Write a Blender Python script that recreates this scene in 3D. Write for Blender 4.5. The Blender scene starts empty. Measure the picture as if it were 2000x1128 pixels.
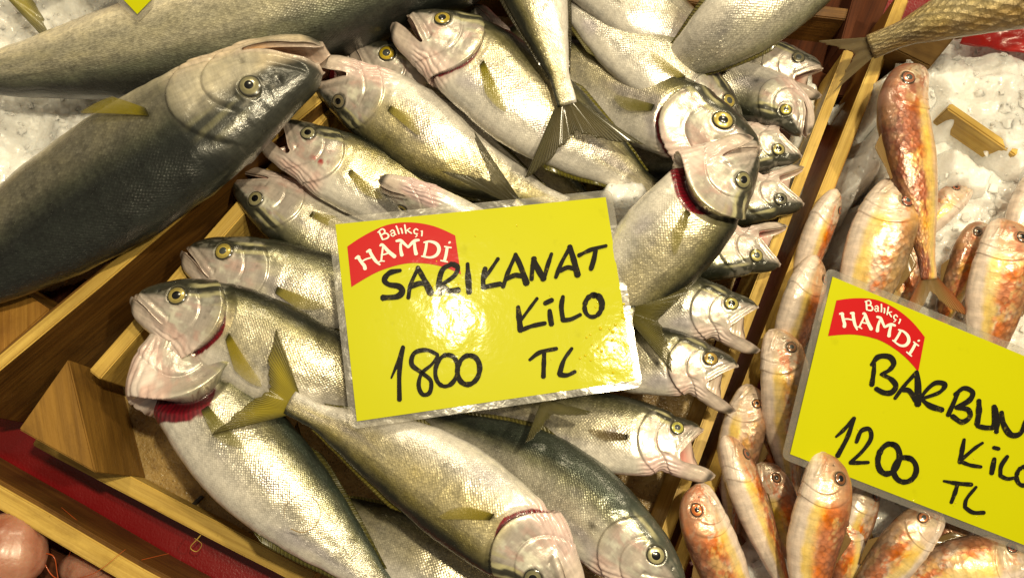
import bpy, math, random
import numpy as np
from mathutils import Vector

rng = np.random.RandomState(7)
random.seed(7)
SC = bpy.context.scene
COL = SC.collection

# ------------------------------------------------------------------ camera
TILT = math.radians(15.0)
HF = math.radians(62.0)
TH = math.tan(HF / 2)
ZP = 0.085
D = 0.30 / TH
CAM = np.array([0.0, -D * math.sin(TILT), ZP + D * math.cos(TILT)])
RX = np.array([[1, 0, 0],
               [0, math.cos(TILT), -math.sin(TILT)],
               [0, math.sin(TILT), math.cos(TILT)]])
cd = bpy.data.cameras.new('camera')
cd.sensor_width = 36.0
cd.lens = 18.0 / TH
cd.clip_start = 0.01
cd.clip_end = 50
cam = bpy.data.objects.new('camera', cd)
COL.objects.link(cam)
cam.location = CAM
cam.rotation_euler = (TILT, 0, 0)
SC.camera = cam


def ray(px, py):
    d = RX @ np.array([(px - 1000) / 1000 * TH, -(py - 564) / 1000 * TH, -1.0])
    return d / np.linalg.norm(d)


def P(px, py, z):
    """the world point at height z that the photograph shows at px, py"""
    d = ray(px, py)
    return CAM + d * ((z - CAM[2]) / d[2])


def on_plane(px, py, p0, n):
    d = ray(px, py)
    return CAM + d * (np.dot(p0 - CAM, n) / np.dot(d, n))


# ------------------------------------------------------------------ light
SC.view_settings.view_transform = 'Standard'
SC.view_settings.look = 'None'
SC.view_settings.exposure = 0.0
SC.view_settings.gamma = 1.0
SC.view_settings.use_curve_mapping = False
SC.render.engine = 'CYCLES'
SC.cycles.max_bounces = 6
SC.cycles.transparent_max_bounces = 8
SC.cycles.caustics_reflective = False
SC.cycles.caustics_refractive = False
SC.cycles.sample_clamp_indirect = 4.0
SC.cycles.use_denoising = True

W = bpy.data.worlds.new('World')
SC.world = W
W.use_nodes = True
W.node_tree.nodes['Background'].inputs[0].default_value = (1.0, 0.85, 0.62, 1)
W.node_tree.nodes['Background'].inputs[1].default_value = 0.17

WARM = (1.0, 0.855, 0.56)


def lamp(name, loc, size, energy, color=WARM, target=(0, 0, 0.08)):
    ld = bpy.data.lights.new(name, 'AREA')
    ld.shape = 'DISK'
    ld.size = size
    ld.energy = energy
    ld.color = color
    o = bpy.data.objects.new(name, ld)
    COL.objects.link(o)
    o.location = loc
    o.rotation_euler = (Vector(target) - Vector(loc)).to_track_quat('-Z', 'Y').to_euler()
    return o


# the price card's plane decides where its two lamp reflections come from
SIGN1 = [(655, 438), (1183, 385), (1240, 743), (697, 822)]
SIGN2 = [(1626, 540), (2130, 748), (2025, 1073), (1543, 886)]


def fit_plane(px, z0, rng_=0.25):
    """the tilt about the card's middle that makes its four corners a rectangle"""
    best = None
    c = np.mean(np.array(px, float), axis=0)
    p0 = P(c[0], c[1], z0)
    for a in np.linspace(-rng_, rng_, 41):
        for b in np.linspace(-rng_, rng_, 41):
            n = np.array([a, b, 1.0])
            n /= np.linalg.norm(n)
            q = [on_plane(x, y, p0, n) for x, y in px]
            e = [q[(i + 1) % 4] - q[i] for i in range(4)]
            l = [np.linalg.norm(v) for v in e]
            s = sum(abs(np.dot(e[i], e[(i + 1) % 4])) / (l[i] * l[(i + 1) % 4]) for i in range(4))
            s += abs(l[0] - l[2]) / l[0] + abs(l[1] - l[3]) / l[1] + 0.15 * (a * a + b * b) ** .5
            if best is None or s < best[0]:
                best = (s, n, p0)
    return best[2], best[1]


S1P, S1N = fit_plane(SIGN1, 0.128)
S2P, S2N = fit_plane(SIGN2, 0.118)


def mirror_lamp(px, py, p0, n, dist):
    p = on_plane(px, py, p0, n)
    v = ray(px, py)
    r = v - 2 * np.dot(v, n) * n
    return p + r * dist


L1 = mirror_lamp(888, 613, S1P, S1N, 0.95)
L2 = mirror_lamp(1224, 686, S1P, S1N, 1.05)
lamp('stall_lamp', L1, 0.040, 6.8)
lamp('stall_lamp', L2, 0.045, 5.0)
lamp('stall_lamp', (0.45, 0.70, 1.05), 0.22, 4.6)
lamp('stall_lamp', (-0.25, 0.80, 1.05), 0.22, 3.8)

# ------------------------------------------------------------------ helpers


def sstep(a, b, x):
    t = np.clip((x - a) / (b - a), 0, 1)
    return t * t * (3 - 2 * t)


def smooth_interp(xs, ys, x):
    xs = np.asarray(xs, float)
    ys = np.asarray(ys, float)
    h = np.diff(xs)
    d = np.diff(ys) / h
    m = np.zeros_like(ys)
    m[1:-1] = np.where(d[:-1] * d[1:] > 0, 2 * d[:-1] * d[1:] / (d[:-1] + d[1:] + 1e-12), 0)
    m[0], m[-1] = d[0], d[-1]
    i = np.clip(np.searchsorted(xs, x) - 1, 0, len(h) - 1)
    t = (x - xs[i]) / h[i]
    t2, t3 = t * t, t * t * t
    return ((2 * t3 - 3 * t2 + 1) * ys[i] + (t3 - 2 * t2 + t) * h[i] * m[i]
            + (-2 * t3 + 3 * t2) * ys[i + 1] + (t3 - t2) * h[i] * m[i + 1])


def _hash(ix, iy, iz):
    n = (ix * 374761393 + iy * 668265263 + iz * 2147483647) & 0xffffffff
    n = ((n ^ (n >> 13)) * 1274126177) & 0xffffffff
    return ((n ^ (n >> 16)) & 0xffff) / 65535.0


def vnoise(p):
    p = np.asarray(p, float)
    f = np.floor(p)
    i = f.astype(np.int64)
    t = p - f
    t = t * t * (3 - 2 * t)
    r = 0
    for dx in (0, 1):
        for dy in (0, 1):
            for dz in (0, 1):
                w = ((t[..., 0] if dx else 1 - t[..., 0]) * (t[..., 1] if dy else 1 - t[..., 1])
                     * (t[..., 2] if dz else 1 - t[..., 2]))
                r = r + w * _hash(i[..., 0] + dx, i[..., 1] + dy, i[..., 2] + dz)
    return r


def fbm(p, o=4):
    r, a, s = 0, 0.5, 0
    for k in range(o):
        r = r + a * vnoise(np.asarray(p) * (2 ** k) + 17.3 * k)
        s += a
        a *= .5
    return r / s


def catmull(pts, n):
    pts = np.asarray(pts, float)
    if len(pts) == 2:
        t = np.linspace(0, 1, n)[:, None]
        return pts[0] * (1 - t) + pts[1] * t
    q = np.vstack([2 * pts[0] - pts[1], pts, 2 * pts[-1] - pts[-2]])
    out = []
    k = len(pts) - 1
    for u in np.linspace(0, k, n):
        i = min(int(u), k - 1)
        t = u - i
        p0, p1, p2, p3 = q[i], q[i + 1], q[i + 2], q[i + 3]
        out.append(.5 * (2 * p1 + (p2 - p0) * t + (2 * p0 - 5 * p1 + 4 * p2 - p3) * t * t
                         + (3 * p1 - p0 - 3 * p2 + p3) * t ** 3))
    return np.array(out)


def build(name, V, F, mat, parent=None, uv=None, col=None, mask=None, smooth=True):
    """one mesh object; F is a list/array of quads and tris"""
    me = bpy.data.meshes.new(name)
    V = np.asarray(V, np.float32)
    fl = [list(map(int, f)) for f in F] if not isinstance(F, np.ndarray) else None
    if fl is None:
        nf, k = F.shape
        loops = F.astype(np.int32).ravel()
        starts = np.arange(nf, dtype=np.int32) * k
        totals = np.full(nf, k, np.int32)
    else:
        loops = np.array([i for f in fl for i in f], np.int32)
        totals = np.array([len(f) for f in fl], np.int32)
        starts = np.concatenate([[0], np.cumsum(totals)[:-1]]).astype(np.int32)
        nf = len(fl)
    me.vertices.add(len(V))
    me.vertices.foreach_set('co', V.ravel())
    me.loops.add(len(loops))
    me.loops.foreach_set('vertex_index', loops)
    me.polygons.add(nf)
    me.polygons.foreach_set('loop_start', starts)
    me.polygons.foreach_set('loop_total', totals)
    me.update(calc_edges=True)
    me.validate()
    me.polygons.foreach_set('use_smooth', np.full(len(me.polygons), bool(smooth)))
    if uv is not None:
        l = me.uv_layers.new(name='UVMap')
        l.data.foreach_set('uv', np.asarray(uv, np.float32)[loops].ravel())
    for nm, a in (('Col', col), ('Mask', mask)):
        if a is not None:
            at = me.attributes.new(nm, 'FLOAT_COLOR', 'POINT')
            rgba = np.ones((len(V), 4), np.float32)
            rgba[:, :3] = a
            at.data.foreach_set('color', rgba.ravel())
    me.materials.append(mat)
    o = bpy.data.objects.new(name, me)
    COL.objects.link(o)
    if parent is not None:
        o.parent = parent
        o.matrix_parent_inverse = parent.matrix_world.inverted()
    return o


def tag(o, label=None, cat=None, group=None, kind=None):
    if label:
        o['label'] = label
    if cat:
        o['category'] = cat
    if group:
        o['group'] = group
    if kind:
        o['kind'] = kind
    return o


def thing(name, loc, label, cat, group=None):
    o = bpy.data.objects.new(name, None)
    COL.objects.link(o)
    o.location = loc
    o.empty_display_size = 0.01
    o.matrix_world.translation = loc
    bpy_loc = Vector(loc)
    o.matrix_world = __import__('mathutils').Matrix.Translation(bpy_loc)
    return tag(o, label, cat, group)


# ------------------------------------------------------------------ materials


class NT:
    def __init__(self, name):
        self.m = bpy.data.materials.new(name)
        self.m.use_nodes = True
        self.t = self.m.node_tree
        self.b = self.t.nodes['Principled BSDF']
        self.out = self.t.nodes['Material Output']

    def n(self, typ, **kw):
        nd = self.t.nodes.new(typ)
        for k, v in kw.items():
            setattr(nd, k, v)
        return nd

    def l(self, a, b):
        self.t.links.new(a, b)

    def val(self, x, sock):
        if hasattr(x, 'links') or hasattr(x, 'is_linked'):
            self.l(x, sock)
        else:
            sock.default_value = x

    def math(self, op, a, b=0.0, clamp=False):
        nd = self.n('ShaderNodeMath', operation=op, use_clamp=clamp)
        self.val(a, nd.inputs[0])
        self.val(b, nd.inputs[1])
        return nd.outputs[0]

    def mix(self, f, a, b, blend='MIX'):
        nd = self.n('ShaderNodeMix', data_type='RGBA', blend_type=blend)
        self.val(f, nd.inputs[0])
        self.val(a, nd.inputs[6])
        self.val(b, nd.inputs[7])
        return nd.outputs[2]

    def ramp(self, f, stops):
        nd = self.n('ShaderNodeValToRGB')
        e = nd.color_ramp.elements
        while len(e) < len(stops):
            e.new(0.5)
        for el, (p, c) in zip(e, stops):
            el.position = p
            el.color = (*c, 1) if len(c) == 3 else c
        self.l(f, nd.inputs[0])
        return nd.outputs[0]

    def mapping(self, src, scale, rot=0.0):
        nd = self.n('ShaderNodeMapping')
        nd.inputs['Rotation'].default_value[2] = rot
        self.l(src, nd.inputs[0])
        nd.inputs['Scale'].default_value = scale
        return nd.outputs[0]

    def noise(self, vec, scale, detail=4, rough=.5, dist=0.0):
        nd = self.n('ShaderNodeTexNoise')
        self.l(vec, nd.inputs['Vector'])
        nd.inputs['Scale'].default_value = scale
        nd.inputs['Detail'].default_value = detail
        nd.inputs['Roughness'].default_value = rough
        nd.inputs['Distortion'].default_value = dist
        return nd

    def bump(self, h, dist, strength=1.0, normal=None):
        nd = self.n('ShaderNodeBump')
        self.val(strength, nd.inputs['Strength'])
        nd.inputs['Distance'].default_value = dist
        self.l(h, nd.inputs['Height'])
        if normal is not None:
            self.l(normal, nd.inputs['Normal'])
        return nd.outputs[0]

    def attr(self, name):
        return self.n('ShaderNodeAttribute', attribute_name=name)

    def set(self, **kw):
        for k, v in kw.items():
            self.val(v, self.b.inputs[k.replace('_', ' ')])


C4 = lambda r, g, b: (r, g, b, 1)


def fish_skin(name, scale, mott=0.35, bumpd=0.00025, coat=0.5, spark=0.3, rnd=.42, edg=.45, lump=1.0):
    """UV: u, v run along and round the fish in metres"""
    k = NT(name)
    uv = k.n('ShaderNodeTexCoord').outputs['UV']
    sep = k.n('ShaderNodeSeparateColor')
    mk = k.attr('Mask')
    k.l(mk.outputs['Color'], sep.inputs[0])
    col = k.attr('Col').outputs['Color']
    # scales, one cell each, staggered
    vo = k.n('ShaderNodeTexVoronoi')
    k.l(k.mapping(uv, (scale, scale * 1.2, 1), .785), vo.inputs['Vector'])
    vo.inputs['Scale'].default_value = 1.0
    vo.inputs['Randomness'].default_value = rnd
    dist = vo.outputs['Distance']
    cellc = k.n('ShaderNodeSeparateColor')
    k.l(vo.outputs['Color'], cellc.inputs[0])
    fine = k.noise(uv, 900, 3, .6).outputs['Fac']
    streak = k.noise(k.mapping(uv, (60, 420, 1)), 1.0, 4, .6).outputs['Fac']
    cross = k.noise(k.mapping(uv, (330, 70, 1)), 1.0, 4, .65).outputs['Fac']
    blot = k.noise(uv, 55, 5, .6, .6).outputs['Fac']
    # colour: scale edges darker, each scale its own tint, streaks and blotches
    edge = k.math('MULTIPLY', k.math('SUBTRACT', dist, 0.32), 1.5, True)
    edge = k.math('MULTIPLY', edge, sep.outputs[0])
    t1 = k.math('ADD', k.math('MULTIPLY', k.math('SUBTRACT', cross, .5), 1.1),
                k.math('MULTIPLY', k.math('SUBTRACT', streak, .5), .8))
    t1 = k.math('ADD', t1, k.math('MULTIPLY', k.math('SUBTRACT', cellc.outputs[0], .5),
                                  k.math('MULTIPLY', sep.outputs[0], .45)))
    t1 = k.math('ADD', t1, k.math('MULTIPLY', k.math('SUBTRACT', blot, .5), .9))
    mul = k.math('ADD', k.math('MULTIPLY', t1, mott * 2.2), 1.0)
    mul = k.math('MULTIPLY', mul, k.math('SUBTRACT', 1.0, k.math('MULTIPLY', edge, edg)))
    hsv = k.n('ShaderNodeHueSaturation')
    k.l(col, hsv.inputs['Color'])
    k.l(mul, hsv.inputs['Value'])
    k.l(k.math('ADD', k.math('MULTIPLY', k.math('SUBTRACT', blot, .5), .9), 1.0), hsv.inputs['Saturation'])
    hgt = k.math('MULTIPLY', k.math('SUBTRACT', 0.6, dist), sep.outputs[0])
    hgt = k.math('ADD', hgt, k.math('MULTIPLY', cellc.outputs[1], k.math('MULTIPLY', sep.outputs[0], .35)))
    hgt = k.math('ADD', hgt, k.math('MULTIPLY', fine, .35))
    hgt = k.math('ADD', hgt, k.math('MULTIPLY', cross, .5))
    nrm = k.bump(hgt, bumpd, 1.0)
    big = k.noise(uv, 95, 3, .5).outputs['Fac']
    nrm2 = k.bump(big, 0.0007 * lump, .6, nrm)
    k.set(Base_Color=hsv.outputs[0], Normal=nrm2)
    k.set(Metallic=sep.outputs[1])
    rg = k.math('ADD', sep.outputs[2], k.math('MULTIPLY', k.math('SUBTRACT', blot, .5), spark))
    k.set(Roughness=k.math('MAXIMUM', rg, .14))
    k.set(Coat_Weight=coat, Coat_Roughness=0.10)
    k.l(k.bump(big, 0.0012 * lump, .7, k.bump(fine, 0.00010, 1.0)), k.b.inputs['Coat Normal'])
    return k.m


def fin_mat(name):
    k = NT(name)
    uv = k.n('ShaderNodeTexCoord').outputs['UV']
    col = k.attr('Col').outputs['Color']
    w = k.n('ShaderNodeTexWave', wave_type='BANDS', bands_direction='X')
    k.l(k.mapping(uv, (1, 0.02, 1)), w.inputs['Vector'])
    w.inputs['Scale'].default_value = 1.9
    w.inputs['Distortion'].default_value = 1.2
    w.inputs['Detail'].default_value = 2
    nz = k.noise(k.mapping(uv, (30, 3, 1)), 1.0, 4).outputs['Fac']
    f = k.math('ADD', k.math('MULTIPLY', w.outputs['Fac'], .75), k.math('MULTIPLY', nz, .5))
    k.set(Base_Color=k.mix(f, k.mix(1.0, col, C4(.55, .52, .42), 'MULTIPLY'), col))
    k.set(Roughness=.3, Coat_Weight=.4, Coat_Roughness=.12)
    k.set(Transmission_Weight=0.0)
    k.l(k.bump(w.outputs['Fac'], .0005, .9), k.b.inputs['Normal'])
    tr = k.n('ShaderNodeBsdfTranslucent')
    k.l(col, tr.inputs[0])
    tp = k.n('ShaderNodeBsdfTransparent')
    m1 = k.n('ShaderNodeMixShader')
    m1.inputs[0].default_value = .35
    k.l(k.b.outputs[0], m1.inputs[1])
    k.l(tr.outputs[0], m1.inputs[2])
    m2 = k.n('ShaderNodeMixShader')
    sx = k.n('ShaderNodeSeparateXYZ')
    k.l(uv, sx.inputs[0])
    thin = k.math('ADD', k.math('MULTIPLY', k.math('SUBTRACT', 1.0, w.outputs['Fac']), .7), k.math('MULTIPLY', sx.outputs[1], .55))
    k.l(k.math('MULTIPLY', thin, k.attr('Mask').outputs['Fac'], True), m2.inputs[0])
    k.l(m1.outputs[0], m2.inputs[1])
    k.l(tp.outputs[0], m2.inputs[2])
    k.l(m2.outputs[0], k.out.inputs[0])
    return k.m


def eye_mat():
    k = NT('fish_eye')
    k.set(Base_Color=k.attr('Col').outputs['Color'], Roughness=.25, Coat_Weight=1.0, Coat_Roughness=.03,
          Metallic=k.attr('Mask').outputs['Fac'])
    return k.m


def plain(name, c, rough=.5, metal=0.0, coat=0.0, coatr=.1):
    k = NT(name)
    k.set(Base_Color=C4(*c), Roughness=rough, Metallic=metal, Coat_Weight=coat, Coat_Roughness=coatr)
    return k.m


def wood(name, a, b, dark, rough=.55, coat=.15, grain=1.0):
    """UV: u along the grain, v across it, in metres"""
    k = NT(name)
    uv = k.n('ShaderNodeTexCoord').outputs['UV']
    g1 = k.noise(k.mapping(uv, (14, 420 * grain, 1)), 1.0, 6, .62, .5).outputs['Fac']
    g2 = k.noise(k.mapping(uv, (7, 90 * grain, 1)), 1.0, 4, .5, 1.2).outputs['Fac']
    st = k.noise(uv, 28, 5, .65).outputs['Fac']
    sp = k.noise(uv, 420, 2, .5).outputs['Fac']
    c = k.ramp(g2, [(.3, a), (.7, b)])
    c = k.mix(k.math('MULTIPLY', k.math('SUBTRACT', g1, .42), 2.2, True), c, C4(*dark))
    c = k.mix(k.math('MULTIPLY', k.math('SUBTRACT', st, .52), 3.0, True), c,
              C4(*[x * .9 for x in dark]))
    c = k.mix(k.math('MULTIPLY', k.math('SUBTRACT', sp, .70), 5.0, True), c, C4(*[x * .5 for x in dark]))
    wet = k.noise(uv, 11, 5, .62, .8).outputs['Fac']
    c = k.mix(k.math('MULTIPLY', k.math('SUBTRACT', wet, .50), 3.2, True), c, k.mix(1.0, c, C4(.42, .36, .30), 'MULTIPLY'))
    k.set(Base_Color=c, Coat_Weight=coat, Coat_Roughness=.2, Specular_IOR_Level=.25,
          Roughness=k.math('ADD', k.math('MULTIPLY', st, .35), rough - .17))
    k.l(k.bump(k.math('ADD', g1, k.math('MULTIPLY', sp, .4)), .0006, .8), k.b.inputs['Normal'])
    return k.m


def ice_mat():
    k = NT('crushed_ice')
    tc = k.n('ShaderNodeTexCoord').outputs['Object']
    n1 = k.noise(tc, 90, 6, .6).outputs['Fac']
    n2 = k.noise(tc, 420, 4, .6).outputs['Fac']
    v = k.n('ShaderNodeTexVoronoi')
    k.l(tc, v.inputs['Vector'])
    v.inputs['Scale'].default_value = 210
    c = k.ramp(n1, [(.3, (.83, .81, .78)), (.62, (.95, .94, .92))])
    k.set(Base_Color=c, Roughness=k.math('ADD', .16, k.math('MULTIPLY', n2, .3)))
    k.set(Subsurface_Weight=.8, Subsurface_Scale=.010, Coat_Weight=.5, Coat_Roughness=.08)
    k.b.inputs['Subsurface Radius'].default_value = (1, .95, .9)
    h = k.math('ADD', k.math('MULTIPLY', v.outputs['Distance'], .9), k.math('MULTIPLY', n2, .8))
    k.l(k.bump(h, .0009, .7, k.bump(n1, .003, .5)), k.b.inputs['Normal'])
    return k.m


M_BLUE = fish_skin('bluefish_skin', 800, .30, .00017, spark=.22)
M_BIG = fish_skin('large_bluefish_skin', 520, .42, .00030, coat=.45, edg=.25)
M_MUL = fish_skin('red_mullet_skin', 330, .42, .00030, coat=.6, rnd=.55, edg=.5, lump=.4)
M_BREAM = fish_skin('bream_skin', 175, .25, .0016, coat=.5)
M_FIN = fin_mat('fish_fin')
M_EYE = eye_mat()
M_ICE = ice_mat()
M_CHIP = plain('ice_chip', (.90, .885, .86), .10, coat=.6, coatr=.04)
M_CHIP.node_tree.nodes['Principled BSDF'].inputs['Subsurface Weight'].default_value = .7
M_CHIP.node_tree.nodes['Principled BSDF'].inputs['Subsurface Scale'].default_value = .004
M_CHIP.node_tree.nodes['Principled BSDF'].inputs['Subsurface Radius'].default_value = (1, .97, .93)
M_PALE = wood('pale_crate_wood', (.58, .38, .08), (.70, .49, .13), (.32, .175, .035))
M_BROWN = wood('brown_crate_wood', (.13, .055, .010), (.22, .105, .020), (.045, .017, .005))
M_ORANGE = wood('orange_crate_wood', (.38, .18, .030), (.48, .25, .045), (.20, .08, .014), coat=.3)
M_DARK = wood('dark_red_wood', (.075, .020, .006), (.11, .032, .010), (.025, .008, .004), rough=.85, coat=0.0)


def panel_mat():
    k = NT('wet_pressboard')
    tc = k.n('ShaderNodeTexCoord').outputs['Object']
    a = k.noise(tc, 45, 7, .68).outputs['Fac']
    b = k.noise(tc, 520, 3, .6).outputs['Fac']
    d = k.noise(tc, 16, 4, .6).outputs['Fac']
    c = k.ramp(a, [(.32, (.26, .15, .04)), (.52, (.50, .33, .11)), (.70, (.68, .50, .22))])
    c = k.mix(k.math('MULTIPLY', k.math('SUBTRACT', b, .56), 5.0, True), c, C4(.12, .065, .02))
    c = k.mix(k.math('MULTIPLY', k.math('SUBTRACT', d, .55), 3.0, True), c, C4(.20, .10, .025))
    k.set(Base_Color=c, Roughness=.45, Coat_Weight=.5, Coat_Roughness=.15)
    k.l(k.bump(k.math('ADD', a, b), .0012, .8), k.b.inputs['Normal'])
    k.l(k.bump(b, .0008, .8), k.b.inputs['Coat Normal'])
    return k.m


M_PANEL = panel_mat()
M_POST = wood('post_wood', (.22, .11, .018), (.33, .175, .035), (.09, .04, .008), rough=.6, coat=.1, grain=.5)
M_GRAIN = wood('end_grain_wood', (.19, .10, .022), (.27, .155, .04), (.10, .045, .010), rough=.7, coat=.05, grain=.3)


# ------------------------------------------------------------------ fish
PROF = {
    'blue': dict(
        s=[0, .012, .04, .09, .15, .22, .30, .42, .56, .70, .82, .92, 1.0],
        up=[.018, .035, .055, .079, .099, .114, .124, .130, .120, .094, .062, .037, .037],
        dn=[.024, .043, .066, .091, .111, .126, .136, .142, .128, .096, .060, .036, .037],
        w=[.014, .027, .037, .049, .058, .066, .070, .070, .061, .045, .029, .016, .010],
        corner=.110, far=.045, zm=[(0, .004), (.04, -.013), (.11, -.050), (.15, -.056), (.22, -.04), (.4, 0), (1, 0)],
        eye=(.122, .034, .0262), hinge=(.140, -.060)),
    'mullet': dict(
        s=[0, .012, .04, .09, .15, .22, .30, .42, .56, .70, .82, .92, 1.0],
        up=[.030, .052, .080, .106, .119, .123, .122, .116, .100, .078, .056, .040, .038],
        dn=[.022, .036, .052, .069, .084, .096, .106, .108, .096, .074, .052, .038, .038],
        w=[.024, .040, .057, .074, .084, .090, .094, .092, .078, .058, .038, .022, .012],
        corner=.03, zm=[(0, -.002), (.03, -.014), (.12, -.03), (.2, -.03), (.4, 0), (1, 0)],
        eye=(.125, .058, .0300), hinge=(.06, -.02)),
    'bream': dict(
        s=[0, .012, .04, .09, .15, .22, .30, .42, .56, .70, .82, .92, 1.0],
        up=[.010, .030, .06, .10, .14, .17, .185, .19, .165, .12, .078, .050, .050],
        dn=[.010, .026, .05, .08, .11, .13, .14, .145, .13, .10, .07, .048, .050],
        w=[.010, .030, .045, .06, .075, .085, .09, .09, .08, .062, .042, .028, .016],
        corner=.03, zm=[(0, -.002), (.03, -.014), (.12, -.03), (.2, -.03), (.4, 0), (1, 0)],
        eye=(.125, .058, .0300), hinge=(.06, -.02)),
}


def mixc(a, b, f):
    f = np.asarray(f)[..., None]
    return a * (1 - f) + np.asarray(b, float) * f


def colours(kind, X, Z, VN, inner, o, seed):
    """base colour, mask (scales, metal, roughness) for the outer skin; X, Z in body lengths"""
    sh = X.shape
    q = np.stack([X * 9 + seed * 3.1, VN * 2.2, np.full(sh, seed * 1.7)], -1)
    n1 = fbm(q, 4) - .5
    q2 = np.stack([X * 40 + seed, VN * 9, np.full(sh, seed * .7)], -1)
    n2 = fbm(q2, 3) - .5
    v = VN + n1 * .30 + n2 * .14
    c = np.zeros(sh + (3,))
    if kind in ('blue', 'big'):
        warm = o.get('gold', .5) * .68
        if kind == 'blue':
            belly = np.array([.72, .68, .62])
            flank = np.array([.66, .63, .54]) * (1 - warm) + np.array([.74, .62, .27]) * warm
            upper = np.array([.24, .24, .16]) * (1 - warm) + np.array([.32, .255, .06]) * warm
            back = np.array(o.get('back', (.016, .018, .010)))
        else:
            belly = np.array([.80, .72, .54])
            flank = np.array([.44, .41, .30])
            upper = np.array([.13, .14, .10])
            back = np.array([.016, .019, .017])
            flank = flank * o.get('dark', 1.0)
            upper = upper * o.get('dark', 1.0)
        e = o.get('edge', 0.0)
        c[:] = belly
        c = mixc(c, flank, sstep(-.62 + e, -.05 + e, v))
        c = mixc(c, upper, sstep(.16 + e, .62 + e, v))
        c = mixc(c, back, sstep(.50 + e, .86 + e, v))
        n3 = fbm(np.stack([X * 6 + seed * 5.3, VN * 1.6, np.full(sh, 3.7)], -1), 3) - .5
        if kind == 'blue':
            c = mixc(c, (.36, .33, .40), sstep(.04, .22, n3) * sstep(.35, .0, v) * sstep(-1, -.6, v) * .6)
        sc = sstep(.24, .32, X) * (1 - .5 * sstep(-.3, -.8, VN))
        me = .24 + .36 * sstep(-.75, -.2, v) - .30 * sstep(.5, .9, v)
        ro = np.full(sh, .30) + .05 * sstep(.5, .9, v)
        # head
        hd = 1 - sstep(.225, .275, X + .02 * (VN ** 2))
        cheek = np.array([.54, .48, .43]) if kind == 'blue' else np.array([.45, .41, .32])
        thr = np.array(np.array(o.get('throat', (.80, .66, .61))) * .86) if kind == 'blue' else np.array([.60, .50, .38])
        hc = np.zeros_like(c) + cheek
        hc = mixc(hc, thr, sstep(-.35, -.72, VN + n1 * .25))
        jaw = np.array([.58, .49, .43]) if kind == 'blue' else np.array([.55, .46, .33])
        if kind == 'blue':
            hc = mixc(hc, (.60, .42, .38), sstep(.02, .18, fbm(q * 2.3 + 9, 3) - .5) * .7)
            hc = mixc(hc, (.74, .72, .62), sstep(.04, .16, fbm(q * 2.9 + 50, 3) - .5) * sstep(-.6, -.3, VN) * .9)
        hc = mixc(hc, jaw, (1 - sstep(.05, .11, X)) * (1 - sstep(.1, .5, VN)))
        dk = sstep(.32, .60, v + .12 * (1 - sstep(.05, .2, X)))
        if kind == 'big':
            dk = sstep(.02, .40, v + .2 * (1 - sstep(.05, .12, X)))
        hc = mixc(hc, back * 1.15, dk * .96)
        # pale and golden streaks behind the eye on the nape
        stv = np.sin((Z - .25 * X) * 230 + n1 * 5)
        stm = sstep(.2, .7, stv) * sstep(.13, .17, X) * sstep(.30, .25, X) * sstep(.030, .045, Z) * sstep(.095, .080, Z)
        hc = mixc(hc, (.60, .56, .30), stm * (.75 if kind == 'blue' else .15))
        c = mixc(c, hc, hd)
        me = me * (1 - hd) + hd * (.34 - .30 * sstep(-.35, -.72, VN) - .2 * dk)
        ro = ro * (1 - hd) + hd * .30
        # grey smudges on the cheek
        c = mixc(c, (.25, .235, .20), hd * sstep(.10, .28, n1 + n2 * .9) * .55 * sstep(-.5, -.1, VN))
        # dark chin tip
        tip = sstep(.026, .006, X) * sstep(.1, -.1, VN)
        c = mixc(c, (.045, .045, .04), tip * .9)
        # pale lateral line
        ll = np.exp(-((Z - (.045 + .02 * np.cos(X * 3.0))) / .0032) ** 2) * sstep(.3, .36, X)
        c = mixc(c, c * .55, ll * .5)
        # pectoral base
        pb = np.exp(-(((X - .302) / .012) ** 2 + ((Z + .022) / .010) ** 2))
        c = mixc(c, (.03, .03, .02), pb * .8)
        if kind == 'big':
            me = me * .30
    elif kind == 'mullet':
        belly = np.array(o.get('belly', (.72, .60, .52)))
        red = np.array(o.get('red', (.64, .19, .07)))
        org = np.array([.76, .42, .13])
        bk = np.array(o.get('back', (.26, .10, .05)))
        rr = o.get('redness', .5)
        c[:] = belly
        c = mixc(c, (.72, .52, .14), sstep(-.65, -.40, v) * sstep(.10, -.15, v) * .8)
        c = mixc(c, belly * np.array([.92, .78, .66]), sstep(-.1, .1, v))
        pat = sstep(.02, .12, n1 + (rr - .45) * .6 + n2 * .75)
        pat2 = sstep(-.04, .12, fbm(q * 1.7 + 31, 4) - .5 + (rr - .45) * .45)
        c = mixc(c, org, pat2 * sstep(-.35, .0, v) * .8)
        c = mixc(c, red, pat * sstep(-.25, .15, v) * .92)
        c = mixc(c, bk, sstep(.34, .72, v) * .70)
        c = mixc(c, bk * .5, sstep(.78, .98, v) * .7)
        sc = sstep(.22, .30, X) * (.15 + .85 * sstep(-.45, .25, VN))
        me = np.full(sh, .10) + .15 * sstep(-.2, .3, v)
        ro = np.full(sh, .32)
        hd = 1 - sstep(.20, .26, X)
        hc = np.zeros_like(c) + np.array([.66, .50, .38])
        hc = mixc(hc, red, pat * .85 * sstep(-.4, -.1, VN))
        hc = mixc(hc, (.55, .42, .22), pat2 * .5)
        hc = mixc(hc, belly, sstep(-.3, -.6, VN))
        hc = mixc(hc, bk * 1.5, sstep(.45, .8, v) * .8)
        c = mixc(c, hc, hd)
    else:
        c[:] = np.array([.50, .40, .20])
        c = mixc(c, (.24, .16, .06), sstep(.0, .6, v))
        c = mixc(c, (.10, .07, .03), sstep(.05, .25, n1) * .6)
        sc = np.ones(sh)
        me = np.full(sh, .35)
        ro = np.full(sh, .35)
    # gill opening
    return np.clip(c, 0.004, .95), np.stack([sc, np.clip(me, 0, 1), np.clip(ro, .05, 1)], -1)


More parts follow.
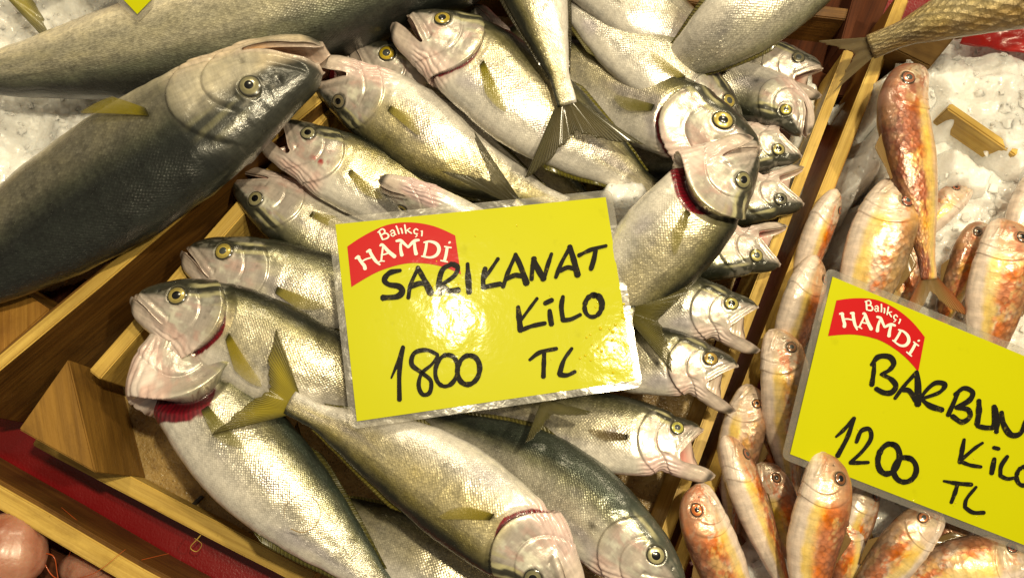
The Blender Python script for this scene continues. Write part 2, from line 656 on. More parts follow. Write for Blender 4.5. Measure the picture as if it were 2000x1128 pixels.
class Fish:
    def __init__(self, name, kind, pts, dor, label, cat, group, roll=0.0, roll2=None, gape=0.0, gill=0.0, hk=1.0,
                 wk=1.0, res=1.0, tail=True, pect=True, eye=True, seed=None, fins=True, tspread=1.0, troll=0.0,
                 pect_a=0.0, pect_l=1.0, blood=0.0, pelvic=False, pleat=1.0, iris=None, tail_l=1.0, **o):
        self.kind = kind
        self.o = o
        self.seed = seed if seed is not None else len(bpy.data.objects) * .37
        pk = 'blue' if kind in ('blue', 'big') else kind
        pr = PROF[pk]
        self.pr = pr
        W_ = np.array([P(*p) for p in pts])
        sp = catmull(W_, 241)
        seg = np.linalg.norm(np.diff(sp, axis=0), axis=1)
        self.arc = np.concatenate([[0], np.cumsum(seg)])
        self.L = self.arc[-1]
        self.sp = sp
        T = np.gradient(sp, axis=0)
        T /= np.linalg.norm(T, axis=1)[:, None]
        self.T = T
        up = CAM - sp
        up /= np.linalg.norm(up, axis=1)[:, None]
        up = .35 * up + np.array([0, 0, .65])
        N = up - (up * T).sum(1)[:, None] * T
        N /= np.linalg.norm(N, axis=1)[:, None]
        B = np.cross(N, T)
        # which way the back points in the photograph
        hint = {'u': (0, 1, 0), 'd': (0, -1, 0), 'l': (-1, 0, 0), 'r': (1, 0, 0)}[dor]
        sgn = 1.0 if np.dot(B[80], hint) > 0 else -1.0
        B = B * sgn
        self.flip = sgn > 0
        r = np.radians(np.linspace(roll, roll if roll2 is None else roll2, len(sp)))[:, None]
        self.Z = np.cos(r) * B + np.sin(r) * N
        self.Y = np.cos(r) * N - np.sin(r) * B
        gape = gape * 1.30 if kind == 'blue' else gape
        if kind == 'mullet':
            hk *= 1.08
            wk *= .86
        self.hk, self.wk, self.gape, self.gill, self.pleat = hk, wk, math.radians(gape), gill, pleat
        root = thing(name, tuple(sp[90]), label, cat, group)
        self.root = root
        self.body(res)
        if eye:
            self.eyes(iris)
        if tail:
            self.tailfin(tspread, troll, tail_l)
        if pect:
            self.pectoral(pect_a, pect_l)
        if fins and kind != 'mullet':
            self.ridge_fin('dorsal_fin', .52, .90, 1)
            self.ridge_fin('anal_fin', .58, .90, -1)
        if kind == 'mullet' and fins:
            self.ridge_fin('dorsal_fin', .34, .54, 1, .050)
        if pelvic:
            self.pelvic()

    def prof(self, key, s):
        k = self.hk if key in ('up', 'dn') else self.wk
        return smooth_interp(self.pr['s'], self.pr[key], np.clip(s, 0, 1)) * k

    # fish space (x along, y to the seen side, z to the back; body lengths) -> world
    def deform(self, p):
        p = np.asarray(p, float)
        a = p[..., 0] * self.L
        i = np.clip(np.searchsorted(self.arc, np.clip(a, 0, self.L)) - 1, 0, len(self.arc) - 2)
        t = (np.clip(a, 0, self.L) - self.arc[i]) / (self.arc[i + 1] - self.arc[i])
        lerp = lambda A: A[i] * (1 - t)[..., None] + A[i + 1] * t[..., None]
        c = lerp(self.sp)
        T, Y, Z = lerp(self.T), lerp(self.Y), lerp(self.Z)
        over = a - np.clip(a, 0, self.L)
        return c + T * over[..., None] + Y * (p[..., 1] * self.L)[..., None] + Z * (p[..., 2] * self.L)[..., None]

    def jaw(self, x, z, lower):
        hx, hz = self.pr['hinge']
        hz = hz * self.hk
        if self.gape == 0:
            return x, z
        w = np.where(lower, sstep(hx + .07, hx - .04, x), -.32 * sstep(hx + .02, hx - .07, x))
        a = self.gape * w
        # fish faces -x: dropping the jaw turns it towards -z
        dx, dz = x - hx, z - hz
        return hx + dx * np.cos(a) - dz * np.sin(a) * 1.0, hz + dx * np.sin(a) + dz * np.cos(a)

    def put(self, name, V, F, mat, parent, **kw):
        Wd = self.deform(V)
        loc = np.array(self.root.location)
        F = np.asarray(F) if isinstance(F, np.ndarray) else F
        if self.flip:
            F = F[:, ::-1] if isinstance(F, np.ndarray) else [f[::-1] for f in F]
        o = build(name, Wd - loc, F, mat, None, **kw)
        o.parent = self.root if parent is None else parent
        return o

    def body(self, res):
        pr = self.pr
        nh, nb = max(30, int(112 * res)), max(24, int(64 * res))
        S = np.concatenate([.30 * np.linspace(0, 1, nh, endpoint=False) ** 1.08, np.linspace(.30, 1, nb)])
        NC = max(20, int(60 * res))       # columns per half
        sc_ = pr['corner']
        ic = int(np.argmax(S >= sc_))
        icf = int(np.argmax(S >= (pr.get('far', sc_) if self.gape > .2 else sc_)))
        zs = smooth_interp([a for a, b in pr['zm']], [b for a, b in pr['zm']], S) * self.hk
        up, dn, w = self.prof('up', S), self.prof('dn', S), self.prof('w', S)
        hh = np.where(zs < 0, dn, up)
        tm = np.arcsin(np.clip(zs / np.maximum(hh, 1e-5), -.8, .8))
        u = np.linspace(0, 1, NC + 1)

        def half(lower, S, tm, up, dn, w):
            if not lower:
                th = tm[:, None] + (np.pi - 2 * tm)[:, None] * u[None]
            else:
                th = (np.pi - tm)[:, None] + (np.pi + 2 * tm)[:, None] * u[None]
            sn, cs = np.sin(th), np.cos(th)
            h = np.where(sn > 0, up[:, None], dn[:, None])
            X = np.repeat(S[:, None], NC + 1, 1)
            cy = np.sign(cs) * np.abs(cs) ** .9
            return X, w[:, None] * cy, h * sn, sn, cs

        parts = []
        for lower in (False, True):
            X, Y, Z, sn, cs = half(lower, S, tm, up, dn, w)
            X0, Z0 = X.copy(), Z.copy()
            col, mask = colours(self.kind, X, Z / self.hk, sn, False, self.o, self.seed)
            hk = self.hk
            lat = np.abs(cs)
            d = np.zeros_like(X)
            z = Z / hk
            if self.kind in ('blue', 'big', 'mullet'):
                s_ = 1.0 if self.kind != 'mullet' else .9
                # opercle edge
                cx, cz = .125, -.004
                rho = np.hypot((X - cx) / (.138 * s_), (z - cz) / .122)
                psi = np.degrees(np.arctan2(z - cz, X - cx))
                win = sstep(-150, -95, psi) * sstep(68, 40, psi) * sstep(.06, .10, X)
                g = self.gill
                d += win * sstep(.55, .99, rho) * sstep(1.012, 1.0, rho) * (.0035 * (1 if self.kind != 'mullet' else 1.2) + g * .022)
                d -= win * sstep(1.0, 1.02, rho) * sstep(1.25, 1.05, rho) * (.002 * (1 if self.kind != 'mullet' else .4) + g * .012)
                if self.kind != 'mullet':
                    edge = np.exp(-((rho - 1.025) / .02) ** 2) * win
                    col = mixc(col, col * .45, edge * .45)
                if g > 0:
                    gw = sstep(-100, -45, psi) * sstep(26, -15, psi)
                    rag = (fbm(np.stack([psi * .16, rho * 2, lat * 0 + self.seed], -1), 2) - .5) * .05
                    wd_ = 1.0 + .19 * g * gw + rag * gw
                    gw2 = sstep(.05, .2, gw) * sstep(1.004, 1.02, rho) * sstep(wd_ + .012, wd_ - .012, rho)
                    dark_ = sstep(1.0, 1.0 + .16 * g, rho)[..., None]
                    red_ = np.array([.05, .003, .006]) * (1 - dark_) + np.array([.19, .010, .020]) * dark_
                    red_ = red_ * (.72 + .28 * np.sin(psi * 1.6 + rho * 9))[..., None] * (.6 + .8 * fbm(np.stack([psi * .9, rho * 14, lat * 0], -1), 2))[..., None]
                    col = col * (1 - gw2[..., None]) + red_ * gw2[..., None]
                    for j, vv in enumerate((0, .02, .40)):
                        mask[..., j] = mask[..., j] * (1 - gw2) + vv * gw2
                # preopercle groove
                r2 = np.hypot((X - .100) / .098, (z + .006) / .088)
                p2 = np.degrees(np.arctan2(z + .006, X - .1))
                w2 = sstep(-120, -90, p2) * sstep(60, 35, p2)
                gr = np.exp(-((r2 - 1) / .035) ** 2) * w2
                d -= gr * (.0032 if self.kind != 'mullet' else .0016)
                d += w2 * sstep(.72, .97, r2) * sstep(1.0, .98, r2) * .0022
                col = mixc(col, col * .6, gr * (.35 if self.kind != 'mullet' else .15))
                # maxilla: two ridges running back and down from the upper lip
                for (ax, az, bx, bz, wd, dp) in ((.012, .014, .122, -.044, .0045, .0042), (.018, .024, .118, -.026, .004, -.0030),
                                                 (.122, -.044, .118, -.026, .004, -.002)):
                    tt = np.clip(((X - ax) * (bx - ax) + (z - az) * (bz - az)) / ((bx - ax) ** 2 + (bz - az) ** 2), 0, 1)
                    dd = np.hypot(X - ax - tt * (bx - ax), z - az - tt * (bz - az))
                    k_ = np.exp(-(dd / wd) ** 2)
                    d += k_ * dp
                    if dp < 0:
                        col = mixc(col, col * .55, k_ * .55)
                zml = smooth_interp([a for a, b in pr['zm']], [b for a, b in pr['zm']], X)
                lip = np.exp(-((z - zml) / .008) ** 2) * sstep(.14, .11, X)
                d += lip * .0035
                col = mixc(col, np.array([.62, .50, .43]), lip * .6)
                # pleats of the throat membrane
                pw = sstep(.07, .11, X) * sstep(.27, .22, X) * sstep(-.50, -.75, sn) * self.pleat
                ang = np.degrees(np.arctan2(sn, lat))
                d += pw * (np.abs(np.sin(np.radians(ang) * 15 + X * 30 + fbm(np.stack([X * 30, sn * 3, lat * 0 + self.seed], -1), 2) * 3)) - .5) * .0036
                col = mixc(col, col * np.array([1.0, .80, .78]), pw * .14)
                # brow, eye socket, nostril
                ex, ez, er = pr['eye']
                er = er * self.o.get('eye_k', 1.0)
                de = np.hypot(X - ex, z - ez)
                d -= np.exp(-(de / (er * .95)) ** 4) * .004
                d += np.exp(-((de - er * 1.18) / (er * .16)) ** 2) * .0028
                col = mixc(col, (.10, .09, .05), np.exp(-((de - er * 1.02) / (er * .10)) ** 2) * .7)
                nd = np.hypot(X - .066, (z - .036))
                col = mixc(col, (.02, .02, .02), np.exp(-(nd / .0045) ** 2) * .9)
                d -= np.exp(-(nd / .006) ** 2) * .003
                # soft lumps
                d += (fbm(np.stack([X * 26 + self.seed, z * 26, lat], -1), 3) - .5) * .0055
                bl = self.o.get('bloodspot')
                if bl:
                    b0 = fbm(np.stack([X * 90, z * 90, lat * 0 + self.seed], -1), 3)
                    k_ = np.exp(-(((X - bl[0]) / .028) ** 2 + ((z - bl[1]) / .014) ** 2)) * sstep(.42, .56, b0)
                    col = mixc(col, (.40, .012, .012), k_)
            d = d * sstep(0, .02, X)
            ny, nz = cs / np.maximum(w, 1e-3)[:, None], sn / np.maximum(np.where(sn > 0, up[:, None], dn[:, None]), 1e-3)
            nl = np.hypot(ny, nz) + 1e-9
            Y = Y + d * ny / nl
            Z = Z + d * nz / nl
            if lower and self.kind in ('blue', 'big'):
                X = X - .008 * sstep(.10, 0, X)
            X, Z = self.jaw(X, Z, np.full(X.shape, lower))
            # half of the gape bend is shared at the seam behind the corner so that the skin stretches
            parts.append([X, Y, Z, col, mask, X0, Z0, sn, cs])
        U, Lo = parts
        for a, b, i0 in ((0, NC, ic), (NC, 0, icf)):     # stitch seams behind the corners of the mouth
            for i in range(i0, len(S)):
                for q in range(3):
                    m = .5 * (U[q][i, a] + Lo[q][i, b])
                    U[q][i, a] = Lo[q][i, b] = m
        NR = len(S)
        n1 = NR * (NC + 1)
        V = np.vstack([np.stack([A[0], A[1], A[2]], -1).reshape(-1, 3) for A in (U, Lo)])
        colr = np.vstack([A[3].reshape(-1, 3) for A in (U, Lo)])
        msk = np.vstack([A[4].reshape(-1, 3) for A in (U, Lo)])
        uv = np.vstack([np.stack([A[5] * self.L, np.arctan2(A[7], np.abs(A[8])) * .11 * self.L], -1).reshape(-1, 2)
                        for A in (U, Lo)])
        idx = np.arange(2 * n1).reshape(2, NR, NC + 1)
        idx[1, ic:, NC] = idx[0, ic:, 0]
        idx[1, icf:, 0] = idx[0, icf:, NC]
        F = []
        for h in (0, 1):
            a = idx[h]
            F.append(np.stack([a[:-1, :-1], a[1:, :-1], a[1:, 1:], a[:-1, 1:]], -1).reshape(-1, 4))
        # the mouth's inside
        Si = np.concatenate([[0, 0], np.linspace(.008, .120, 14), np.linspace(.132, .22, 7)])
        ici = int(np.argmax(Si >= sc_))
        icj = int(np.argmax(Si >= S[icf]))
        zi = smooth_interp([a for a, b in pr['zm']], [b for a, b in pr['zm']], Si) * self.hk
        ui, di, wi = self.prof('up', Si), self.prof('dn', Si), self.prof('w', Si)
        hi = np.where(zi < 0, di, ui)
        ti = np.arcsin(np.clip(zi / np.maximum(hi, 1e-5), -.8, .8))
        k_in = np.interp(Si, [0, .01, .04, .09, .14, .22], [.80, .74, .80, .84, .74, .30])
        k_z = np.interp(Si, [0, .01, .04, .09, .14, .22], [.12, .22, .58, .76, .70, .30])
        k_in[0], k_z[0] = .90, .74
        x_in = np.interp(Si, [0, .01, .03], [-.003, .004, .003])
        x_in[0] = -.006
        VI, CI = [], []
        lipc = np.array(self.o.get('mouth', (.50, .22, .17)))
        for lower in (False, True):
            X, Y, Z, sn, cs = half(lower, Si, ti, ui, di, wi)
            zc = zi[:, None]
            Y = Y * k_in[:, None]
            Z = zc + (Z - zc) * k_z[:, None]
            X = X + x_in[:, None]
            if lower and self.kind in ('blue', 'big'):
                X = X - .008 * sstep(.10, 0, X)
            X, Z = self.jaw(X, Z, np.full(X.shape, lower))
            VI.append([X, Y, Z])
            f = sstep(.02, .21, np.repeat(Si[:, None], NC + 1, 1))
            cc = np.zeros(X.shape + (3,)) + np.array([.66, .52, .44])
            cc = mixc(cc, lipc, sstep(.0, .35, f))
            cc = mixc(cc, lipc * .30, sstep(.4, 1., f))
            CI.append(cc)
        for a, b, i0 in ((0, NC, ici), (NC, 0, icj)):
            for i in range(i0, len(Si)):
                for q in range(3):
                    m = .5 * (VI[0][q][i, a] + VI[1][q][i, b])
                    VI[0][q][i, a] = VI[1][q][i, b] = m
        base = len(V)
        NI = len(Si)
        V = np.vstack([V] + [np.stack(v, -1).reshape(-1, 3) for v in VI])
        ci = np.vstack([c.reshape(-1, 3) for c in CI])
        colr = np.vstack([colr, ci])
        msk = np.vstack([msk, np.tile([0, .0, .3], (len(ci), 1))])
        uv = np.vstack([uv, np.tile([0, 0], (len(ci), 1)) + V[base:, :2] * self.L])
        jdx = base + np.arange(2 * NI * (NC + 1)).reshape(2, NI, NC + 1)
        jdx[1, ici:, NC] = jdx[0, ici:, 0]
        jdx[1, icj:, 0] = jdx[0, icj:, NC]
        for h in (0, 1):
            a = jdx[h]
            F.append(np.stack([a[:-1, :-1], a[:-1, 1:], a[1:, 1:], a[1:, :-1]], -1).reshape(-1, 4))
            F.append(np.stack([idx[h][0, :-1], idx[h][0, 1:], jdx[h][0, 1:], jdx[h][0, :-1]], -1))   # lip
        # lips along the mouth's sides: walk both borders to the corner
        for h, c in ((0, 0), (0, NC), (1, 0), (1, NC)):
            i, j = 0, 0
            ie, je = (ic, ici) if (h == 0) == (c == 0) else (icf, icj)
            while i < ie or j < je:
                ni = S[min(i + 1, ie)] if i < ie else 9
                nj = Si[min(j + 1, je)] if j < je else 9
                if ni <= nj:
                    t = [idx[h][i, c], idx[h][i + 1, c], jdx[h][j, c]]
                    i += 1
                else:
                    t = [idx[h][i, c], jdx[h][j + 1, c], jdx[h][j, c]]
                    j += 1
                t = t if (c == 0) == True else t[::-1]
                F.append(np.array([[t[0], t[1], t[2], t[2]]]))
        F = np.vstack(F)
        # throat end and tail end caps
        caps = [list(jdx[0][-1, :]) + list(jdx[1][-1, 1:-1]), (list(idx[0][-1, :]) + list(idx[1][-1, 1:-1]))[::-1]]
        fl = []
        for f in F:
            g = []
            for x in f:
                if int(x) not in g:
                    g.append(int(x))
            if len(g) > 2:
                fl.append(g)
        fl += caps
        used, inv = np.unique(np.concatenate([np.array(f) for f in fl]), return_inverse=True)
        out, p = [], 0
        inv = inv.tolist()
        for f in fl:
            out.append(inv[p:p + len(f)])
            p += len(f)
        mat = {'blue': M_BLUE, 'big': M_BIG, 'mullet': M_MUL, 'bream': M_BREAM}[self.kind]
        self.put('body', V[used], out, mat, None, uv=uv[used], col=colr[used], mask=msk[used])

    def surf(self, x, z):
        """the seen side's y at x, z"""
        up, dn, w = self.prof('up', x), self.prof('dn', x), self.prof('w', x)
        h = up if z > 0 else dn
        return float(w * max(1 - (z / h) ** 2, .02) ** .45)

    def eyes(self, iris):
        ex, ez, er = self.pr['eye']
        ez = ez * self.hk
        er = er * self.o.get('eye_k', 1.0)
        n = 20
        rr = np.concatenate([np.linspace(0, 1, 13)])
        for side in (1, -1):
            y0 = self.surf(ex, ez)
            V, Cc, Mk, F = [], [], [], []
            # tilt of the socket
            e = .01
            dyx = (self.surf(ex + e, ez) - self.surf(ex - e, ez)) / (2 * e)
            dyz = (self.surf(ex, ez + e) - self.surf(ex, ez - e)) / (2 * e)
            dyz = max(-1.2, min(1.2, dyz))
            gold = np.array(iris if iris else ((.72, .56, .10) if self.kind in ('blue', 'big') else (.55, .13, .04)))
            hz = random.random()
            gold = gold * (.7 + .5 * random.random()) * (1 - .3 * hz) + np.array([.20, .19, .15]) * .5 * hz
            pw_ = .40 + .07 * random.random()
            cl = (.06, .068, .066) if random.random() < .28 else (.004, .004, .005)
            for r in rr:
                for k in range(n):
                    a = 2 * math.pi * k / n
                    px, pz = r * er * math.cos(a), r * er * math.sin(a)
                    y = y0 + dyx * px + dyz * pz + er * .36 * (math.sqrt(max(0, 1 - (r * .93) ** 2)) - .30)
                    V.append((ex + px, side * y, ez + pz))
                    j = .5 + .5 * math.sin(a * 5 + self.seed * 9) * math.sin(a * 3)
                    if r < pw_:
                        c = cl; m = 0
                    elif r < .52:
                        c = tuple(gold * 1.05); m = .3
                    elif r < .80:
                        c = tuple(gold * (.62 + .35 * j)); m = .35
                    elif r < .9:
                        c = tuple(gold * .35 + .03); m = .1
                    else:
                        c = (.025, .024, .02); m = 0
                    Cc.append(c)
                    Mk.append((m, m, m))
            for i in range(len(rr) - 1):
                for k in range(n):
                    a, b = i * n + k, i * n + (k + 1) % n
                    f = [a, b, b + n, a + n] if i else [k * 0, b + n, a + n]
                    F.append(f if side > 0 else f[::-1])
            eo = self.put('eye', np.array(V), F, M_EYE, None, col=np.array(Cc), mask=np.array(Mk))
            # pupil: a dome of its own, set a little proud
            V, F = [], []
            pr_ = er * pw_
            for r in np.linspace(0, 1, 5):
                for k in range(n):
                    a = 2 * math.pi * k / n
                    px, pz = r * pr_ * math.cos(a), r * pr_ * math.sin(a)
                    q = math.hypot(px, pz) / er
                    y = y0 + dyx * px + dyz * pz + er * .36 * (math.sqrt(1 - (q * .93) ** 2) - .30) + er * .05 * (1 - r * r) + er * .012
                    V.append((ex + px, side * y, ez + pz))
            for i in range(4):
                for k in range(n):
                    a, b = i * n + k, i * n + (k + 1) % n
                    f = [a, b, b + n, a + n] if i else [0, b + n, a + n]
                    F.append(f if side > 0 else f[::-1])
            self.put('pupil', np.array(V), F, M_EYE, eo, col=np.tile(cl, (len(V), 1)),
                     mask=np.zeros((len(V), 3)))
            if side > 0 and self.o.get('one_eye', True):
                break

    def sheet(self, name, G, colr, uvv, see=.35, th=.0009):
        """a thin closed fin from a grid of fish-space points (rays x steps)"""
        a, b = G.shape[:2]
        V = np.concatenate([G.reshape(-1, 3) + np.array([0, th, 0]), G.reshape(-1, 3) - np.array([0, th, 0])])
        id_ = np.arange(a * b).reshape(a, b)
        f = np.stack([id_[:-1, :-1], id_[1:, :-1], id_[1:, 1:], id_[:-1, 1:]], -1).reshape(-1, 4)
        F = [f, f[:, ::-1] + a * b]
        rim = list(id_[:, 0]) + list(id_[-1, 1:]) + list(id_[::-1, -1][1:]) + list(id_[0, ::-1][1:-1])
        rim = np.array(rim)
        nx = np.roll(rim, -1)
        F.append(np.stack([nx, rim, rim + a * b, nx + a * b], -1))
        F = np.vstack(F)
        self.put(name, V, F, M_FIN, None, uv=np.tile(uvv.reshape(-1, 2), (2, 1)),
                 col=np.tile(colr.reshape(-1, 3), (2, 1)), mask=np.full((2 * a * b, 3), see))

    def fincol(self, A, R):
        k = self.kind
        if k in ('blue', 'big'):
            y = np.array(self.o.get('fin', (.72, .63, .15)))
            c = np.zeros(A.shape + (3,)) + y
            c = mixc(c, (.13, .12, .055), sstep(.6, 1, np.abs(A)) * .75)
            c = mixc(c, (.10, .09, .05), sstep(.55, 1., R) * .6)
        elif k == 'mullet':
            c = np.zeros(A.shape + (3,)) + np.array([.50, .33, .13])
            c = mixc(c, (.55, .20, .07), sstep(.5, 1, np.abs(A)))
        else:
            c = np.zeros(A.shape + (3,)) + np.array([.40, .32, .18])
        return c

    def tailfin(self, spread, troll, ln):
        na, nr = 41, 16
        A, R = np.meshgrid(np.linspace(-1, 1, na), np.linspace(0, 1, nr), indexing='ij')
        jit = (fbm(np.stack([A * 14, A * 0, A * 0 + self.seed], -1), 2) - .5)
        ang = A * math.radians(40) * spread
        ln_ = ln * ((.105 + .135 * np.abs(A) ** 1.5) if self.kind != 'mullet' else (.07 + .16 * np.abs(A) ** 1.2)) * (1 + .22 * jit * sstep(.5, 1, R))
        h0 = .034 * self.hk
        x = .985 + R * ln_ * np.cos(ang) + .0
        z = A * h0 * (1 - .15 * R) + R * ln_ * np.sin(ang) * 1.05
        y = R * R * math.tan(math.radians(troll)) * .12 + .006 * np.sin(A * 9 + self.seed) * R
        # fork lobes sweep back
        x = x + .02 * R * np.abs(A) ** 2
        self.sheet('tail_fin', np.stack([x, y, z], -1), self.fincol(A, R), np.stack([A * 3.0, R], -1), .35)

    def pectoral(self, a0, l):
        px, pz = .300, -.022 * self.hk
        if self.kind == 'mullet':
            px, pz = .27, -.035 * self.hk
        na, nr = 17, 14
        A, R = np.meshgrid(np.linspace(-1, 1, na), np.linspace(0, 1, nr), indexing='ij')
        ln_ = l * .150 * (1 - .50 * ((A + 1) / 2) ** 1.3 - .12 * sstep(-.7, -1, A))
        ang = np.radians(a0 - 12) - A * math.radians(7.5)
        x = px + R * ln_ * np.cos(ang)
        z = pz + A * -.010 * (1 - R) * 0 + A * -.010 + R * ln_ * np.sin(ang) * 1.0
        y = np.zeros_like(x)
        for i in range(na):
            for j in range(nr):
                zz = max(-.9 * float(self.prof('dn', x[i, j])), z[i, j])
                y[i, j] = self.surf(x[i, j], zz) + .004 + .016 * R[i, j]
        c = self.fincol(A * .6, R * .65)
        if self.kind != 'mullet':
            c = mixc(c, (.02, .02, .015), sstep(.14, .02, R) * .9)
        self.sheet('pectoral_fin', np.stack([x, y, z], -1), c, np.stack([A * 1.6, R], -1), .85)

    def pelvic(self):
        na, nr = 11, 10
        A, R = np.meshgrid(np.linspace(-1, 1, na), np.linspace(0, 1, nr), indexing='ij')
        ang = np.radians(-22) - A * math.radians(14)
        x = .35 + R * .10 * np.cos(ang)
        z = -float(self.prof('dn', .35)) * .86 + R * .10 * np.sin(ang) + A * -.004
        y = .02 + R * .02 + 0 * A
        self.sheet('pelvic_fin', np.stack([x, y, z], -1), self.fincol(A * .6, R * .5), np.stack([A * 1.4, R], -1), .3)

    def ridge_fin(self, name, s0, s1, sg, hh=.018):
        na, nr = 44, 6
        A, R = np.meshgrid(np.linspace(0, 1, na), np.linspace(0, 1, nr), indexing='ij')
        s = s0 + (s1 - s0) * A
        base = self.prof('up' if sg > 0 else 'dn', s) * .96
        hgt = hh * np.minimum(A * 9, 1) * (1 - .72 * A)
        x = s + R * hgt * .9
        z = sg * (base + R * hgt)
        y = .004 * np.sin(A * 7 + self.seed) * R
        self.sheet(name, np.stack([x, y, z], -1), self.fincol(A * .7, .3 + R * .6) * (.35 if self.kind != 'mullet' else 1.0), np.stack([A * 5, R], -1), .25)


# ------------------------------------------------------------------ the table, crates


def slab(name, pts, h, mat, parent=None, smooth=False, bev=.0008, along=None):
    """a prism under a polygon of world points (its top), h deep, bevelled; uv in metres along the longest side"""
    pts = [np.asarray(p, float) for p in pts]
    import bmesh
    bm = bmesh.new()
    top = [bm.verts.new(p) for p in pts]
    bot = [bm.verts.new(p - np.array([0, 0, h])) for p in pts]
    n = len(pts)
    bm.faces.new(top)
    bm.faces.new(bot[::-1])
    for i in range(n):
        bm.faces.new([top[i], bot[i], bot[(i + 1) % n], top[(i + 1) % n]])
    bmesh.ops.recalc_face_normals(bm, faces=bm.faces[:])
    if bev:
        bmesh.ops.bevel(bm, geom=bm.edges[:], offset=bev, segments=2, affect='EDGES', clamp_overlap=True)
    uvl = bm.loops.layers.uv.new('UVMap')
    if along is None:
        k = max(range(n), key=lambda i: np.linalg.norm(pts[(i + 1) % n] - pts[i]))
        along = pts[(k + 1) % n] - pts[k]
    ax = Vector(along).normalized()
    off = random.random() * 3
    for f in bm.faces:
        nv = f.normal
        cr = ax.cross(nv)
        if cr.length < .3:
            cr = ax.orthogonal()
        cr.normalize()
        for l in f.loops:
            l[uvl].uv = (l.vert.co.dot(ax) + off, l.vert.co.dot(cr) + off)
    me = bpy.data.meshes.new(name)
    bm.to_mesh(me)
    bm.free()
    me.materials.append(mat)
    o = bpy.data.objects.new(name, me)
    COL.objects.link(o)
    if parent is not None:
        o.parent = parent
        o.location = -Vector(parent.location)
    return o


def board(name, a, b, thick, h, side, mat, parent):
    """a straight plank: top edge line a-b (pixels + z), thick metres to one side (+1 left of a->b in world)"""
    A, B = P(*a), P(*b)
    d = (B - A)
    n = np.array([-d[1], d[0], 0])
    n /= np.linalg.norm(n)
    n *= thick * side
    # several stations so that the edge is not ruler-straight
    m = 9
    l1, l2 = [], []
    for i in range(m):
        t = i / (m - 1)
        w = (vnoise(np.array([i * .7, a[0] * .01, 3.3])) - .5) * .0016
        l1.append(A + d * t + n / np.linalg.norm(n) * w)
        l2.append(A + d * t + n + n / np.linalg.norm(n) * w * .5)
    return slab(name, l1 + l2[::-1], h, mat, parent, along=d)


def cloth_mat(name, c, rough):
    k = NT(name)
    tc = k.n('ShaderNodeTexCoord').outputs['Object']
    a = k.noise(tc, 14, 4).outputs['Fac']
    v = k.noise(tc, 700, 2).outputs['Fac']
    k.set(Base_Color=k.mix(a, C4(*[x * .75 for x in c]), C4(*c)), Roughness=rough, Coat_Weight=.5, Coat_Roughness=.18)
    k.l(k.bump(k.math('ADD', k.math('MULTIPLY', v, .35), k.math('MULTIPLY', a, 4.0)), .0012, .7), k.b.inputs['Normal'])
    return k.m


M_RED = cloth_mat('red_oilcloth', (.24, .006, .008), .35)
M_REDB = cloth_mat('bright_red_sheet', (.60, .018, .014), .3)
n = 90
gx, gy = np.meshgrid(np.linspace(-.75, .75, n), np.linspace(-.45, .65, n), indexing='ij')
gz = -.004 + .006 * (fbm(np.stack([gx * 14, gy * 14, gx * 0], -1), 3) - .5)
id_ = np.arange(n * n).reshape(n, n)
tb = build('table_cover', np.stack([gx, gy, gz], -1).reshape(-1, 3),
           np.stack([id_[:-1, :-1], id_[1:, :-1], id_[1:, 1:], id_[:-1, 1:]], -1).reshape(-1, 4), M_RED)
tag(tb, 'dark red wet oilcloth covering the stall under the crates', 'table cover', kind='structure')

RIM = .075
# crate of the small bluefish
cr = thing('wooden_crate', tuple(P(900, 560, .0)), 'pale slatted crate in the middle, heaped with small bluefish under the large yellow card', 'crate')
board('side_board', (775, 35, RIM), (172, 722, RIM), .009, .062, 1, M_PALE, cr)
board('side_board', (1650, 95, RIM), (1272, 1085, RIM), .0065, .062, 1, M_PALE, cr)
board('end_slat', (62, 868, .034), (600, 1150, .034), .0105, .020, 1, M_PALE, cr)
board('end_slat', (700, -70, .060), (1660, 40, .060), .009, .045, 1, M_BROWN, cr)
slab('crate_floor', [P(60, 800, .012), P(170, 735, .012), P(800, 0, .012), P(1600, 50, .012), P(1262, 1075, .012), P(1240, 1180, .012),
                     P(640, 1185, .012)], .006, M_PANEL, cr)
pst = slab('corner_post', [P(133, 700, .080), P(36, 838, .080), P(187, 923, .080)], .068, M_POST, cr, along=(.3, -1, .1))

M_IRON = plain('dark_iron', (.03, .025, .02), .4, .6, .3)
M_STAPLE = plain('pale_staple', (.60, .56, .36), .35, .5)
slab('nail', [P(372, 984, .0175), P(392, 966, .0175), P(396, 970, .0175), P(376, 989, .0175)], .004, M_IRON, cr, bev=.0003)
slab('nail', [P(350, 1000, .0175), P(366, 1008, .0175), P(364, 1013, .0175), P(348, 1004, .0175)], .004, M_IRON, cr, bev=.0003)
slab('nail', [P(640, 300, .0790), P(646, 304, .0790), P(643, 309, .0790), P(637, 305, .0790)], .003, M_IRON, cr, bev=.0003)

# crate of the large fish on the left
ck = thing('wooden_crate', tuple(P(200, 300, .0)), 'brown weathered crate on the left that holds ice and two large dark fish', 'crate')
board('side_board', (-90, 800, RIM + .012), (640, 190, RIM + .012), .0095, .085, 1, M_BROWN, ck)
board('rim_strip', (-90, 797, RIM + .0145), (640, 187, RIM + .0145), .0075, .002, 1, M_PALE, ck)
slab('corner_post', [P(-60, 500, .083), P(97, 604, .083), P(-60, 745, .083)], .08, M_ORANGE, ck)
slab('crate_floor', [P(-200, 640, .010), P(-300, -300, .010), P(700, -300, .010), P(640, 150, .010), P(90, 610, .010)], .006, M_DARK, ck)

